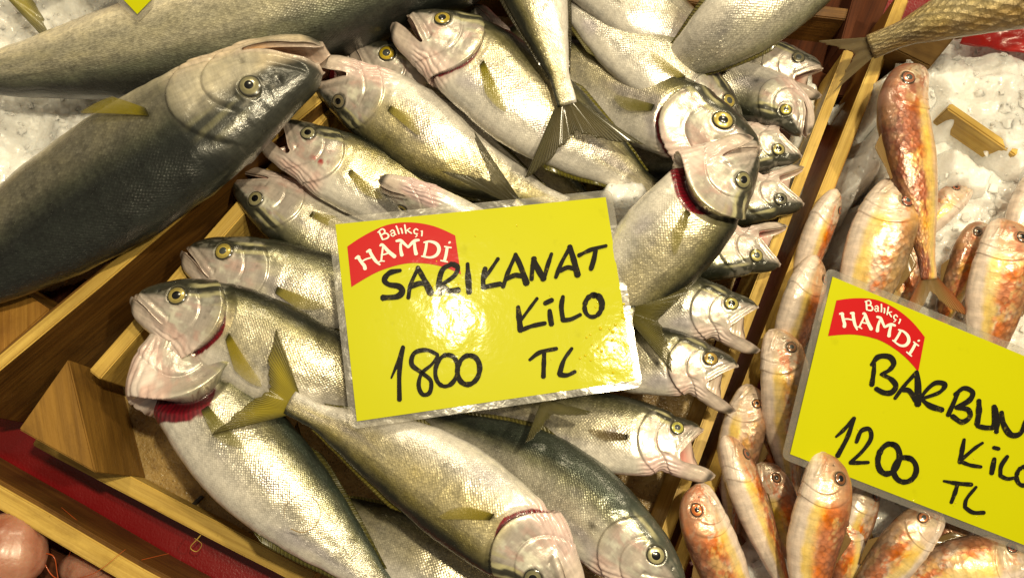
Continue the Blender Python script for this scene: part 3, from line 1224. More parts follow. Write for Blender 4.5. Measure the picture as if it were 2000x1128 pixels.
# crate at the lower left
cl = thing('wooden_crate', tuple(P(60, 1080, .0)), 'yellowed crate edge at the lower left corner beside the pink prawns', 'crate')
board('side_board', (-120, 868, .052), (420, 1176, .052), .0125, .052, -1, M_BROWN, cl)
board('rim_strip', (-120, 878, .0545), (420, 1188, .0545), .0115, .002, -1, M_PALE, cl)
slab('crate_floor', [P(-220, 920, .008), P(-220, 1300, .008), P(420, 1300, .008), P(330, 1180, .008)], .005, M_DARK, cl)

# crate of the red mullets
cm = thing('wooden_crate', tuple(P(1700, 700, .0)), 'honey coloured crate on the right full of red mullets and ice', 'crate')
board('side_board', (1752, -10, RIM), (1288, 1160, RIM), .0085, .073, 1, M_ORANGE, cm)
board('rim_strip', (1753, -10, RIM + .0025), (1289, 1160, RIM + .0025), .0075, .002, 1, M_PALE, cm)
slab('corner_post', [P(1740, 92, .090), P(1776, 38, .090), P(1866, 72, .090), P(1818, 130, .090)], .085, M_GRAIN, cm)
slab('crate_floor', [P(1740, 60, .010), P(1340, 1180, .010), P(2250, 1250, .010), P(2300, 0, .010)], .006, M_BROWN, cm)

# dark box at the back
bx = thing('wooden_box', tuple(P(1560, 40, .0)), 'dark red-brown wooden box behind the heap of small bluefish', 'box')
slab('back_panel', [P(1480, -60, .030), P(1480, 170, .030), P(1660, 190, .030), P(1760, -60, .030)], .028, M_DARK, bx)
slab('side_panel', [P(1690, -90, .065), P(1640, 90, .065), P(1655, 95, .065), P(1712, -90, .065)], .034, M_DARK, bx)

slab('divider_slat', [P(1858, 200, .093), P(1992, 292, .093), P(1984, 304, .093), P(1850, 212, .093)], .02, M_PALE, cm)


# ------------------------------------------------------------------ ice


def ice(name, poly, z, label, amp=.011, low=-.06, seed=0., step=.0015, soft=.010):
    """a heap of crushed ice under a pixel polygon at height z"""
    pg = np.array([P(x, y, z)[:2] for x, y in poly])
    mn, mx = pg.min(0) - .01, pg.max(0) + .01
    nx, ny = int((mx[0] - mn[0]) / step) + 2, int((mx[1] - mn[1]) / step) + 2
    gx, gy = np.meshgrid(np.linspace(mn[0], mx[0], nx), np.linspace(mn[1], mx[1], ny), indexing='ij')
    ins = np.zeros(gx.shape, bool)
    dist = np.full(gx.shape, 9.)
    for i in range(len(pg)):
        a, b = pg[i], pg[(i + 1) % len(pg)]
        c = ((a[1] > gy) != (b[1] > gy)) & (gx < (b[0] - a[0]) * (gy - a[1]) / (b[1] - a[1] + 1e-12) + a[0])
        ins ^= c
        e = b - a
        t = np.clip(((gx - a[0]) * e[0] + (gy - a[1]) * e[1]) / (e @ e), 0, 1)
        dist = np.minimum(dist, np.hypot(gx - a[0] - t * e[0], gy - a[1] - t * e[1]))
    sd = np.where(ins, dist, -dist) + .012 * (fbm(np.stack([gx * 70 + seed, gy * 70, gx * 0], -1), 3) - .5)
    q = np.stack([gx * 45 + seed, gy * 45, gx * 0 + seed], -1)
    h = z + amp * 2.0 * (fbm(q, 3) - .5)
    # crushed lumps: nearest-centre domes at two sizes
    for sc_, am in ((80, .40), (200, .24)):
        g = np.stack([gx * sc_, gy * sc_], -1)
        f = np.floor(g).astype(np.int64)
        best = np.full(gx.shape, 9.)
        val = np.zeros(gx.shape)
        for dx in (-1, 0, 1):
            for dy in (-1, 0, 1):
                cx, cy = f[..., 0] + dx, f[..., 1] + dy
                hx, hy = _hash(cx, cy, cx * 0 + 11), _hash(cx, cy, cx * 0 + 23)
                d = np.hypot(g[..., 0] - cx - hx, g[..., 1] - cy - hy)
                m = d < best
                best = np.where(m, d, best)
                val = np.where(m, _hash(cx, cy, cx * 0 + 5), val)
        h = h + amp * am * ((val - .5) + .6 * (.5 - np.minimum(best, 1)))
    h = h + low * sstep(soft, -.004, sd)
    keep = sd > -.006
    id_ = np.arange(nx * ny).reshape(nx, ny)
    F = np.stack([id_[:-1, :-1], id_[1:, :-1], id_[1:, 1:], id_[:-1, 1:]], -1)
    F = F[keep[:-1, :-1] & keep[1:, 1:] & keep[1:, :-1] & keep[:-1, 1:]].reshape(-1, 4)
    V = np.stack([gx, gy, h], -1).reshape(-1, 3)
    used, inv = np.unique(F, return_inverse=True)
    V, F = V[used], inv.reshape(-1, 4)
    # loose angular chips on top
    r_ = np.random.RandomState(int(seed * 10) + 3)
    ok = np.argwhere((sd > .004).reshape(-1))[:, 0]
    cnt = int(len(ok) * step * step * 15000)
    cube = np.array([(a, b, c) for a in (-1, 1) for b in (-1, 1) for c in (-1, 1)], float)
    cf = np.array([(0, 1, 3, 2), (4, 6, 7, 5), (0, 4, 5, 1), (2, 3, 7, 6), (0, 2, 6, 4), (1, 5, 7, 3)])
    G0 = np.stack([gx, gy, h], -1).reshape(-1, 3)
    VV, FF, nb = [V], [F], len(V)
    for _ in range(cnt):
        c = G0[ok[r_.randint(len(ok))]]
        sz = .0007 + .0026 * r_.rand() ** 3
        a = r_.normal(size=(3, 3))
        a, _q = np.linalg.qr(a)
        m = (cube * (.55 + .6 * r_.rand(8, 1)) * np.array([1, .8, .55])) @ a * sz
        VV.append(c + m + np.array([0, 0, sz * .25]))
        FF.append(cf + nb)
        nb += 8
    o = build(name, np.vstack(VV), np.vstack(FF), M_ICE)
    o.data.materials.append(M_CHIP)
    mi = np.zeros(len(o.data.polygons), np.int32)
    mi[len(F):] = 1
    o.data.polygons.foreach_set('material_index', mi)
    sm = np.ones(len(o.data.polygons), bool)
    sm[len(F):] = False
    o.data.polygons.foreach_set('use_smooth', sm)
    return tag(o, label, 'ice', kind='stuff')


ice('crushed_ice', [(-200, -200), (520, -200), (560, 60), (420, 330), (300, 420), (-200, 620)], .055,
    'bed of crushed ice under the two large fish on the left', seed=1.)
ice('crushed_ice', [(1720, 150), (1850, 60), (2120, 60), (2160, 900), (1950, 1180), (1390, 1180), (1500, 900), (1630, 560), (1700, 330)], .066,
    'crushed ice spread through the crate of red mullets', seed=2.)
ice('crushed_ice', [(1700, 140), (1830, 80), (1960, 75), (2100, 140), (2100, 330), (1985, 350), (1900, 260), (1850, 250), (1820, 160), (1730, 215)], .088,
    'mound of white ice in the upper right corner by the red sheet', seed=3.)
ice('crushed_ice', [(1650, 290), (1705, 235), (1740, 260), (1745, 350), (1690, 400), (1628, 385)], .080,
    'lump of ice between the honey crate rim and the tall red mullet', seed=4.)
ice('crushed_ice', [(1835, 235), (1905, 270), (1990, 330), (1950, 390), (1850, 370)], .082,
    'loose ice beside the tall red mullet under the slat', seed=5.)
ice('crushed_ice', [(1400, 140), (1530, 90), (1620, 130), (1600, 260), (1580, 400), (1480, 420), (1440, 260)], .052,
    'wet slush between the gaping heads at the back right of the middle crate', seed=6., amp=.008)
ice('crushed_ice', [(1170, 330), (1270, 325), (1300, 370), (1260, 410), (1195, 420), (1160, 380)], .094,
    'grey melting ice at the upper right corner of the large yellow card', seed=7., amp=.005)

# red sheet in the top right corner
n = 40
gx, gy = np.meshgrid(np.linspace(0, 1, n), np.linspace(0, 1, n), indexing='ij')
a, b, c_, d_ = P(1880, 80, .085), P(2120, 140, .085), P(2120, -120, .10), P(1930, -60, .10)
gp = (a * ((1 - gx) * (1 - gy))[..., None] + b * (gx * (1 - gy))[..., None] + c_ * (gx * gy)[..., None] + d_ * ((1 - gx) * gy)[..., None])
gp[..., 2] += .012 * (fbm(np.stack([gx * 4, gy * 4, gx * 0], -1), 3) - .5)
id_ = np.arange(n * n).reshape(n, n)
rs = build('red_sheet', gp.reshape(-1, 3), np.stack([id_[:-1, :-1], id_[1:, :-1], id_[1:, 1:], id_[:-1, 1:]], -1).reshape(-1, 4), M_REDB)
so = rs.modifiers.new('thick', 'SOLIDIFY')
so.thickness = .0008
tag(rs, 'bright red plastic sheet showing above the ice in the upper right corner', 'sheet')

# ------------------------------------------------------------------ large fish
GB = 'large bluefish on ice'
Fish('large_bluefish', 'big', [(1200, -190, .118), (770, -58, .108), (490, 52, .100), (250, 104, .094), (0, 142, .088), (-190, 162, .082)], 'd',
     'large fish along the top left, belly up, its head out of the picture', 'fish', GB, roll=-4, res=.9, seed=3.1, hk=.62, edge=-.02, dark=.85,
     wk=1.1, pect=False, eye=False, fins=False)
Fish('large_bluefish', 'big', [(624, 124, .130), (500, 180, .124), (250, 340, .112), (-40, 515, .10), (-300, 660, .09)], 'd',
     'large dark fish whose open mouth touches the small heap, black muzzle and pale eye', 'fish', GB, roll=26, roll2=14, res=1.25,
     seed=5.2, hk=1.02, wk=1.08, eye_k=.78, gape=9, iris=(.42, .38, .20), fins=False, pect_a=-36, pect_l=1.1, edge=-.44, dark=.34,
     fin=(.60, .50, .03), mouth=(.62, .36, .16))
Fish('large_bluefish', 'big', [(-480, -170, .10), (-250, -110, .10), (20, -20, .085)], 'u',
     'fish of which only the forked tail shows in the upper left corner', 'fish', GB, res=.4, seed=9.2, pect=False, eye=False,
     fins=False, hk=.8, tspread=.8)

# ------------------------------------------------------------------ small bluefish
G = 'small bluefish heaped in the middle crate'


def B(pts, dor, label, **k):
    return Fish('bluefish', 'blue', pts, dor, label, 'fish', G, **k)


# left row, heads on the left board
B([(268, 585, .094), (420, 628, .092), (640, 730, .086), (930, 812, .060)], 'u',
  'small bluefish with its head over the left board and a bright red gill slit', roll=2, gill=.75, seed=1.3, gold=.45,
  pect_a=-24, pect_l=1.15, res=1.2, hk=1.0, fin=(.66, .54, .04))
B([(368, 492, .080), (520, 545, .080), (720, 610, .070), (1000, 700, .055)], 'u',
  'small bluefish with closed mouth above the red gilled one, half under the card', roll=4, seed=2.7, gold=.25, gape=2, res=1.1,
  pect_a=2)
B([(462, 352, .074), (570, 420, .074), (730, 520, .066), (960, 640, .055)], 'd',
  'small bluefish lying on its back edge, dark crown down, beside the card corner', roll=8, seed=3.9, gold=.3, gape=7, hk=.95,
  iris=(.42, .38, .20))
B([(540, 250, .092), (640, 312, .090), (800, 385, .078), (1050, 500, .060)], 'u',
  'small bluefish with red mouth ajar and a blood spot on its cheek', roll=-4, seed=4.4, gold=.75, gape=17, mouth=(.40, .06, .07),
  bloodspot=(.205, -.03), iris=(.50, .46, .26), hk=1.0, pect_a=-14)
B([(746, 358, .112), (830, 400, .105), (960, 470, .09), (1150, 560, .07)], 'd',
  'small bluefish mostly under the top edge of the card, pink jaw showing', roll=-58, seed=5.5, gold=.2, gape=5, hk=.9, pect=False,
  throat=(.74, .56, .56))
B([(622, 150, .096), (735, 210, .094), (880, 300, .088), (1105, 405, .070)], 'd',
  'small bluefish with pink throat turned up, golden body under the large fish snout', roll=-26, roll2=4, seed=6.1, gold=.85, gape=12,
  iris=(.30, .24, .12), hk=1.1, throat=(.80, .62, .58), pect_a=14)
B([(694, 96, .088), (802, 164, .086), (960, 280, .060), (1180, 420, .050)], 'u',
  'small bluefish with bright yellow eye peering out behind the pink throated one', roll=6, seed=7.3, gold=.6, gape=0,
  iris=(.85, .62, .02), pect_a=-8)
B([(790, 42, .112), (914, 108, .112), (1080, 235, .102), (1300, 392, .080)], 'u',
  'big bellied small bluefish in the upper middle with yellow pectoral fin', roll=-10, roll2=0, seed=8.2, gold=.55, gape=9, gill=.4,
  iris=(.85, .62, .02), hk=1.12, wk=1.1, res=1.2, pect_a=-22, pect_l=1.15, fin=(.70, .62, .05))
B([(905, -330, .16), (985, -180, .15), (1055, 20, .138), (1108, 205, .122)], 'l',
  'small bluefish hanging head up out of the top edge, its forked tail spread over others', roll=-2, seed=9.7, gold=.6, hk=.92,
  eye=False, pect=False, tspread=1.05, fin=(.20, .17, .08), tail_l=1.05)
B([(1478, 292, .108), (1370, 248, .108), (1200, 175, .085), (930, 60, .07)], 'u',
  'small bluefish with dark striped crown and open gill behind the upturned head', roll=8, seed=10.1, gold=.55, gill=1.0, hk=.95,
  pect_a=-4, fin=(.42, .38, .10))
B([(1468, 288, .132), (1395, 372, .130), (1290, 490, .118), (1060, 730, .075)], 'r',
  'small bluefish with upturned head and wide crimson gill to the right of the card', roll=-14, roll2=-2, seed=11.4, gold=.55,
  gape=6, gill=1.6, hk=1.12, wk=1.05, res=1.25, pect_a=30, pect_l=.9, iris=(.40, .36, .16), fin=(.60, .54, .14))
B([(1446, 262, .088), (1370, 188, .096), (1240, 95, .102), (1060, -40, .09)], 'u',
  'pale small bluefish with yellow eye lying above the striped crowned one', roll=-8, seed=12.6, gold=.2, edge=.2, hk=1.0,
  iris=(.70, .54, .06), pect_a=4)
B([(1725, -190, .150), (1565, -60, .142), (1415, 62, .128), (1260, 165, .085)], 'd',
  'broad pale pink flanked small bluefish slanting out of the top edge', roll=-20, seed=13.8, gold=.1, edge=.25, hk=1.12, eye=False,
  pect=False, tail=False)
B([(1060, -120, .10), (1180, -40, .105), (1300, 45, .104), (1480, 150, .07)], 'u',
  'small bluefish under the broad pale one at the top edge with a yellow fin', roll=-10, seed=14.2, gold=.15, edge=.25, eye=False, pect_a=-15,
  fin=(.55, .46, .04))
B([(1250, 10, .07), (1130, 60, .07), (1010, 110, .07), (820, 190, .05)], 'u',
  'dark small bluefish in the gap behind the hanging tail', roll=10, seed=15.5, gold=.5, eye=False, pect=False)
B([(930, 15, .085), (960, 90, .08), (1040, 200, .07), (1150, 330, .05)], 'l',
  'small bluefish squeezed between the hanging fish and the large fish above', roll=4, seed=16.6, gold=.5, pect=False)
B([(1170, -40, .075), (1120, 60, .075), (1180, 200, .07), (1260, 300, .06)], 'r',
  'small bluefish partly seen right of the hanging fish, dark backed', roll=10, seed=17.6, gold=.55, eye=False, pect=False)
# right row, heads towards the right board
B([(1606, 150, .080), (1540, 132, .078), (1400, 110, .068), (1180, 80, .05)], 'u',
  'rearmost of the gaping heads along the right board, in slush', roll=0, seed=20.1, gold=.1, gape=24, iris=(.25, .22, .12),
  pect=False)
B([(1568, 262, .086), (1528, 208, .086), (1420, 170, .074), (1200, 130, .05)], 'd',
  'white cheeked head bent downwards among the slush by the right board', roll=13, seed=21.3, gold=.1, gape=3,
  iris=(.72, .60, .06), pect=False, hk=1.1)
B([(1572, 290, .082), (1490, 290, .080), (1360, 300, .070), (1120, 330, .05)], 'd',
  'gaping head with pink mouth tube just in front of the white cheeked one', roll=13, seed=22.9, gold=.1, gape=36, pect=False,
  iris=(.72, .60, .16), mouth=(.52, .27, .20))
B([(1574, 382, .082), (1480, 388, .080), (1350, 400, .068), (1120, 440, .05)], 'd',
  'shaded gaping head with ice in its mouth behind the upturned head', roll=13, seed=23.4, gold=.1, gape=36, pect=False,
  iris=(.20, .18, .10), mouth=(.44, .20, .18))
B([(1532, 500, .092), (1430, 492, .090), (1300, 500, .080), (1060, 540, .06)], 'd',
  'gaping head with rosy mouth and black crown down, next to the right board', roll=13, seed=24.8, gold=.1, gape=36, pect=False,
  iris=(.60, .50, .12), mouth=(.60, .17, .15))
B([(1486, 622, .100), (1400, 608, .098), (1250, 580, .088), (1010, 560, .06)], 'u',
  'gaping head with clean silver cheek and a dark fin across its gill', roll=3, seed=25.2, gold=.2, gape=34, pect=False,
  iris=(.68, .58, .14), mouth=(.50, .40, .28))
B([(1444, 738, .100), (1350, 712, .098), (1210, 690, .088), (960, 650, .06)], 'u',
  'gaping head with bloodshot eye below the right end of the card', roll=2, seed=26.9, gold=.4, gape=34, pect=False,
  iris=(.62, .40, .08), mouth=(.52, .40, .28), gill=.15)
B([(1385, 862, .096), (1290, 858, .094), (1130, 832, .086), (890, 800, .066)], 'u',
  'gaping head with pink throat and blood in its mouth, frontmost by the right board', roll=-14, roll2=0, seed=27.3, gold=.35,
  gape=36, iris=(.66, .62, .10), mouth=(.66, .26, .22), hk=1.12, pect_a=4, throat=(.84, .66, .64), fin=(.30, .20, .05))
B([(800, 500, .085), (1000, 560, .095), (1238, 612, .112)], 'u',
  'small bluefish hidden by the upturned one, only its dark forked tail showing', roll=0, seed=28.5, gold=.3, eye=False, pect=False,
  tspread=1.0, fin=(.26, .23, .06), tail_l=1.1, hk=.85, fins=False)
B([(1250, 620, .080), (1130, 500, .09), (1005, 392, .104)], 'u',
  'small bluefish under the card with a dark tail lobe pointing up above it', roll=0, seed=29.5, gold=.3, eye=False, pect=False,
  tspread=.4, fin=(.13, .115, .06), tail_l=1.9, hk=.8, fins=False)
# front
B([(1125, 1165, .124), (1000, 1050, .124), (800, 905, .116), (566, 785, .112)], 'd',
  'long golden small bluefish across the front with its yellow tail over a neighbour', roll=-12, roll2=-2, seed=31.1, gold=.9,
  gill=.65, hk=1.02, res=1.3, pect_a=40, iris=(.35, .32, .16), fin=(.62, .52, .06), tspread=1.1, throat=(.76, .60, .57), tail_l=.86)
B([(345, 610, .084), (378, 740, .086), (530, 930, .084), (790, 1190, .076)], 'r',
  'front left small bluefish with red slit below a pleated white throat', roll=-26, roll2=6, seed=32.8, gold=.2, gill=2.0, hk=.97,
  wk=1.1, res=1.25, pect_a=10, back=(.05, .065, .05), throat=(.86, .76, .71), fin=(.50, .46, .10))
B([(1330, 1150, .098), (1225, 1060, .098), (1060, 925, .088), (800, 800, .072)], 'u',
  'dark green backed small bluefish with bluish cheek at the front right', roll=10, seed=33.3, gold=.05, hk=1.0, res=1.1,
  back=(.045, .055, .042), edge=-.32, pect=False, iris=(.50, .46, .24))
B([(1110, 1280, .07), (960, 1165, .07), (800, 1075, .07), (600, 960, .05)], 'u',
  'pale small bluefish at the bottom edge below the long golden one', roll=-6, seed=34.7, gold=.45, eye=False, pect=False)
B([(1000, 690, .09), (1030, 740, .10), (1050, 760, .105), (1062, 782, .112)], 'l',
  'small bluefish buried under the card, only a fin tip showing at its lower edge', roll=0, seed=35.5, gold=.3, eye=False,
  pect=False, tspread=.9, fin=(.30, .27, .12), tail_l=3.0, fins=False)

# ------------------------------------------------------------------ red mullets
GM = 'red mullets in the right crate'


def M(pts, dor, label, **k):
    k.setdefault('fins', True)
    k.setdefault('pect', False)
    k.setdefault('pleat', .2)
    return Fish('red_mullet', 'mullet', pts, dor, label, 'fish', GM, **k)


M([(1795, 132, .112), (1768, 220, .112), (1792, 380, .108), (1815, 545, .098)], 'l',
  'tall brownish red mullet lying on top of the ice with its tail spread', roll=20, seed=41.1, redness=.6, hk=.98, wk=1.0, red=(.36, .09, .04), res=1.0,
  back=(.18, .06, .035), belly=(.66, .44, .26))
M([(1745, 352, .104), (1725, 430, .104), (1690, 560, .094), (1640, 720, .075)], 'r',
  'white and yellow mullet with red eye above the smaller card', roll=4, seed=42.3, redness=.35, hk=1.25, res=.9,
  iris=(.60, .10, .03), back=(.42, .26, .10))
M([(1632, 372, .090), (1605, 430, .088), (1570, 530, .075), (1540, 640, .06)], 'r',
  'pale pink mullet nose up beside the crate rim, half in ice', roll=-40, seed=43.3, redness=.6, hk=.9, res=.7)
M([(1592, 502, .098), (1570, 570, .098), (1535, 690, .085), (1500, 800, .07)], 'r',
  'mullet with white throat and orange side left of the smaller card', roll=-36, seed=44.1, redness=.85, hk=1.15, res=.9)
M([(1508, 645, .098), (1530, 740, .098), (1535, 850, .085), (1550, 980, .07)], 'r',
  'pinkish mullet with grey eye at the left edge of the smaller card', roll=2, seed=45.6, redness=.35, hk=1.1, res=.9,
  iris=(.40, .16, .06), back=(.42, .24, .12))
M([(1462, 752, .082), (1450, 830, .082), (1435, 920, .075), (1430, 1040, .06)], 'r',
  'sandy brown mullet by the crate rim, above the white bellied one', roll=12, seed=46.7, redness=.4, hk=1.15, res=.8,
  iris=(.55, .22, .06), back=(.36, .18, .09))
M([(1415, 852, .098), (1445, 930, .098), (1490, 1040, .09), (1550, 1190, .08)], 'r',
  'slim white bellied mullet with an orange stripe at the front', roll=-30, seed=47.2, redness=.7, hk=.82, res=.9)
M([(1482, 905, .082), (1512, 960, .082), (1545, 1050, .075), (1590, 1160, .06)], 'r',
  'small dark brown mullet wedged between the two front orange ones', roll=16, seed=48.9, redness=.5, res=.8,
  back=(.16, .07, .04), belly=(.42, .26, .16), iris=(.35, .14, .05))
M([(1603, 884, .120), (1605, 970, .120), (1585, 1080, .11), (1575, 1260, .09)], 'r',
  'large orange red mullet with its nose over the smaller card edge', roll=-6, seed=49.4, redness=.95, hk=1.1, res=1.1,
  iris=(.40, .14, .04))
M([(1368, 945, .098), (1385, 1030, .098), (1425, 1140, .088), (1480, 1290, .07)], 'l',
  'reddish mullet with bright orange eye in the front left of the right crate', roll=14, seed=50.2, redness=.6, hk=1.1, res=1.0,
  iris=(.75, .20, .04), back=(.26, .11, .06))
M([(1838, 1005, .098), (1790, 1045, .098), (1730, 1110, .09), (1630, 1230, .07)], 'l',
  'grey red mullet facing right under the lower edge of the smaller card', roll=8, seed=51.1, redness=.55, hk=1.15, res=1.0,
  iris=(.75, .20, .04), back=(.17, .10, .06))
M([(2015, 1092, .090), (1960, 1100, .09), (1860, 1110, .085), (1700, 1180, .07)], 'u',
  'mottled mullet in the bottom right corner with ice on its side', roll=-6, seed=52.8, redness=.55, hk=1.3, res=1.0,
  iris=(.40, .10, .05), back=(.32, .17, .10))
M([(1925, 440, .086), (1900, 480, .086), (1865, 560, .078), (1820, 680, .06)], 'l',
  'brown mullet with small dark eye behind the orange one at the right', roll=22, seed=53.4, redness=.55, hk=.95, res=.8,
  back=(.20, .09, .045), iris=(.20, .08, .03), belly=(.50, .30, .16))
M([(1952, 430, .104), (1958, 500, .104), (1940, 600, .095), (1915, 760, .075)], 'r',
  'plump orange and white mullet at the right edge above the smaller card', roll=0, seed=54.9, redness=.7, hk=1.35, res=1.0,
  iris=(.30, .12, .05), back=(.45, .22, .10))
M([(2030, 330, .092), (2005, 420, .092), (1985, 520, .08), (1950, 640, .06)], 'r',
  'pale mullet cut off by the right edge of the picture', roll=-20, seed=55.4, redness=.5, hk=1.0, res=.6)
M([(1778, 460, .072), (1770, 520, .072), (1750, 600, .066), (1720, 700, .05)], 'r',
  'mullet half hidden behind the tall one, only its head showing', roll=6, seed=56.6, redness=.5, hk=1.0, res=.7,
  iris=(.22, .08, .04))
M([(1895, 370, .074), (1850, 400, .074), (1790, 450, .066), (1700, 520, .05)], 'u',
  'pale mullet head poking out of the ice right of the tall one', roll=-10, seed=57.6, redness=.35, res=.7)
M([(1690, 930, .086), (1680, 990, .086), (1650, 1080, .078), (1620, 1180, .06)], 'r',
  'washed out mullet under the left half of the smaller card', roll=-20, seed=58.6, redness=.4, res=.7)
M([(1500, 780, .070), (1495, 850, .070), (1500, 930, .066), (1520, 1040, .05)], 'r',
  'dull red mullet deep in the gap left of the smaller card', roll=10, seed=59.6, redness=.7, res=.7, belly=(.5, .28, .18))

M([(1655, 985, .084), (1660, 1040, .084), (1650, 1120, .078), (1640, 1230, .06)], 'l',
  'pink mullet in the shade right of the large orange red one', roll=10, seed=62.6, redness=.75, res=.8, back=(.24, .09, .05))
M([(1900, 1000, .074), (1860, 1050, .074), (1800, 1120, .07), (1720, 1220, .06)], 'l',
  'reddish mullet tucked under the lower edge of the smaller card', roll=12, seed=63.6, redness=.85, res=.8, back=(.20, .08, .05))
M([(1700, 590, .070), (1660, 560, .070), (1620, 640, .066), (1590, 760, .05)], 'r',
  'pale orange mullet bent under the upper left corner of the smaller card', roll=-6, seed=64.6, redness=.6, res=.7, eye=False)

# bream at the back
br = Fish('sea_bream', 'bream', [(2330, -200, .17), (2140, -90, .165), (1930, -5, .150), (1700, 92, .112)], 'd',
          'golden scaly fish across the top right corner, tail resting on the crate post', 'fish', None, roll=-10, hk=.80, wk=.9,
          res=.9, eye=False, pect=False, fins=False, seed=61., tspread=.6, tail_l=.62)


# ------------------------------------------------------------------ price cards


def film_mat():
    k = NT('clear_film')
    tc = k.n('ShaderNodeTexCoord').outputs['Object']
    nz = k.noise(tc, 60, 4).outputs['Fac']
    gl = k.n('ShaderNodeBsdfGlossy')
    gl.inputs['Roughness'].default_value = .16
    gl.inputs['Color'].default_value = C4(1, 1, 1)
    k.l(k.bump(nz, .0016, .5), gl.inputs['Normal'])
    df = k.n('ShaderNodeBsdfDiffuse')
    df.inputs[0].default_value = C4(.75, .72, .66)
    tp = k.n('ShaderNodeBsdfTransparent')
    tp.inputs[0].default_value = C4(.96, .95, .92)
    m0 = k.n('ShaderNodeMixShader')
    m0.inputs[0].default_value = .09
    k.l(tp.outputs[0], m0.inputs[1])
    k.l(df.outputs[0], m0.inputs[2])
    fr = k.n('ShaderNodeFresnel')
    fr.inputs[0].default_value = 1.5
    m = k.n('ShaderNodeMixShader')
    k.l(k.math('ADD', fr.outputs[0], .03), m.inputs[0])
    k.l(m0.outputs[0], m.inputs[1])
    k.l(gl.outputs[0], m.inputs[2])
    k.l(m.outputs[0], k.out.inputs[0])
    return k.m


def print_mat(name, c, wear=0.0, rough=.4, coat=.11):
    k = NT(name)
    tc = k.n('ShaderNodeTexCoord').outputs['Object']
    a = k.noise(tc, 25, 4).outputs['Fac']
    f = k.noise(tc, 330, 4, .7).outputs['Fac']
    sm = k.noise(tc, 90, 3).outputs['Fac']
    cc = k.mix(k.math('MULTIPLY', a, .3), C4(*c), C4(*[x * .82 for x in c]))
    if wear:
        cc = k.mix(k.math('MULTIPLY', k.math('SUBTRACT', f, .60), wear * 6, True), cc, C4(.30, .24, .02))
    else:
        cc = k.mix(k.math('MULTIPLY', k.math('SUBTRACT', sm, .66), 2.2, True), cc, C4(*[x * .6 for x in c]))
    k.set(Base_Color=cc, Roughness=rough, Coat_Weight=coat, Coat_Roughness=.10, Specular_IOR_Level=.08)
    k.l(k.bump(k.noise(tc, 70, 4).outputs['Fac'], .0009, .35, k.bump(k.noise(tc, 11, 2).outputs['Fac'], .003, .25)), k.b.inputs['Coat Normal'])
    return k.m


M_FILM = film_mat()
M_YEL = print_mat('yellow_card', (.48, .49, .002))
M_LOGO = print_mat('logo_red', (.46, .009, .012))
M_WHITE = print_mat('logo_white', (.78, .74, .66))
M_INK = print_mat('black_marker', (.010, .009, .008), wear=.5, rough=.6, coat=.07)
M_DROP = plain('water_drop', (.62, .52, .01), .05, 0, 1.0, .02)


class Card:
    def __init__(self, p0, n, label, group):
        self.p0, self.n = p0, n
        self.root = thing('price_card', tuple(p0), label, 'price sign', group)

    def pt(self, px, py, lift):
        return on_plane(px, py, self.p0, self.n) + self.n * lift

    def poly(self, name, px, lift, mat, parent, th=.0003):
        q = [self.pt(x, y, lift) - self.p0 for x, y in px]
        k = len(q)
        V = q + [v - self.n * th for v in q]
        F = [list(range(k))[::-1], list(range(k, 2 * k))] + [[i, (i + 1) % k, k + (i + 1) % k, k + i] for i in range(k)]
        o = build(name, V, F, mat, None, smooth=False)
        import bmesh
        bm = bmesh.new()
        bm.from_mesh(o.data)
        bmesh.ops.recalc_face_normals(bm, faces=bm.faces[:])
        bm.to_mesh(o.data)
        bm.free()
        o.parent = parent or self.root
        return o

    def strokes(self, name, sts, lift, mat, parent=None, brush=0.0):
        V, F = [], []
        for si, (pts, w) in enumerate(sts):
            pts = np.array(pts, float)
            if len(pts) == 1:
                pts = np.vstack([pts, pts + [.6, .0]])
            n = max(8, 7 * (len(pts) - 1))
            c = catmull(pts, n)
            t = np.gradient(c, axis=0)
            t /= np.linalg.norm(t, axis=1)[:, None] + 1e-9
            nn = np.stack([-t[:, 1], t[:, 0]], -1)
            if np.ndim(w) == 0:
                ww = np.full(n, w * .57)
            else:
                ww = np.interp(np.linspace(0, 1, n), np.linspace(0, 1, len(w)), np.array(w) * .57)
            if brush:
                ww = ww * (1 + brush * (vnoise(np.stack([np.arange(n) * .35, np.full(n, si * 3.7), np.zeros(n)], -1)) - .5) * 1.6)
            # round ends
            e0, e1 = c[0] - t[0] * ww[0] * .6, c[-1] + t[-1] * ww[-1] * .6
            L = [e0 + nn[0] * ww[0] * .45] + list(c + nn * ww[:, None]) + [e1 + nn[-1] * ww[-1] * .45]
            R = [e0 - nn[0] * ww[0] * .45] + list(c - nn * ww[:, None]) + [e1 - nn[-1] * ww[-1] * .45]
            b = len(V)
            # stacked a hair apart, as crossing pen strokes are
            lf = lift + .000012 * si
            for a, bb in zip(L, R):
                V.append(self.pt(a[0], a[1], lf) - self.p0)
                V.append(self.pt(bb[0], bb[1], lf) - self.p0)
            for i in range(len(L) - 1):
                F.append([b + 2 * i, b + 2 * i + 1, b + 2 * i + 3, b + 2 * i + 2])
        o = build(name, np.array(V), F, mat, None, smooth=False)
        # face the reader
        me = o.data
        import bmesh
        bm = bmesh.new()
        bm.from_mesh(me)
        for f in bm.faces:
            if f.normal.dot(Vector(self.n)) < 0:
                f.normal_flip()
        bm.to_mesh(me)
        bm.free()
        o.parent = parent or self.root
        return o


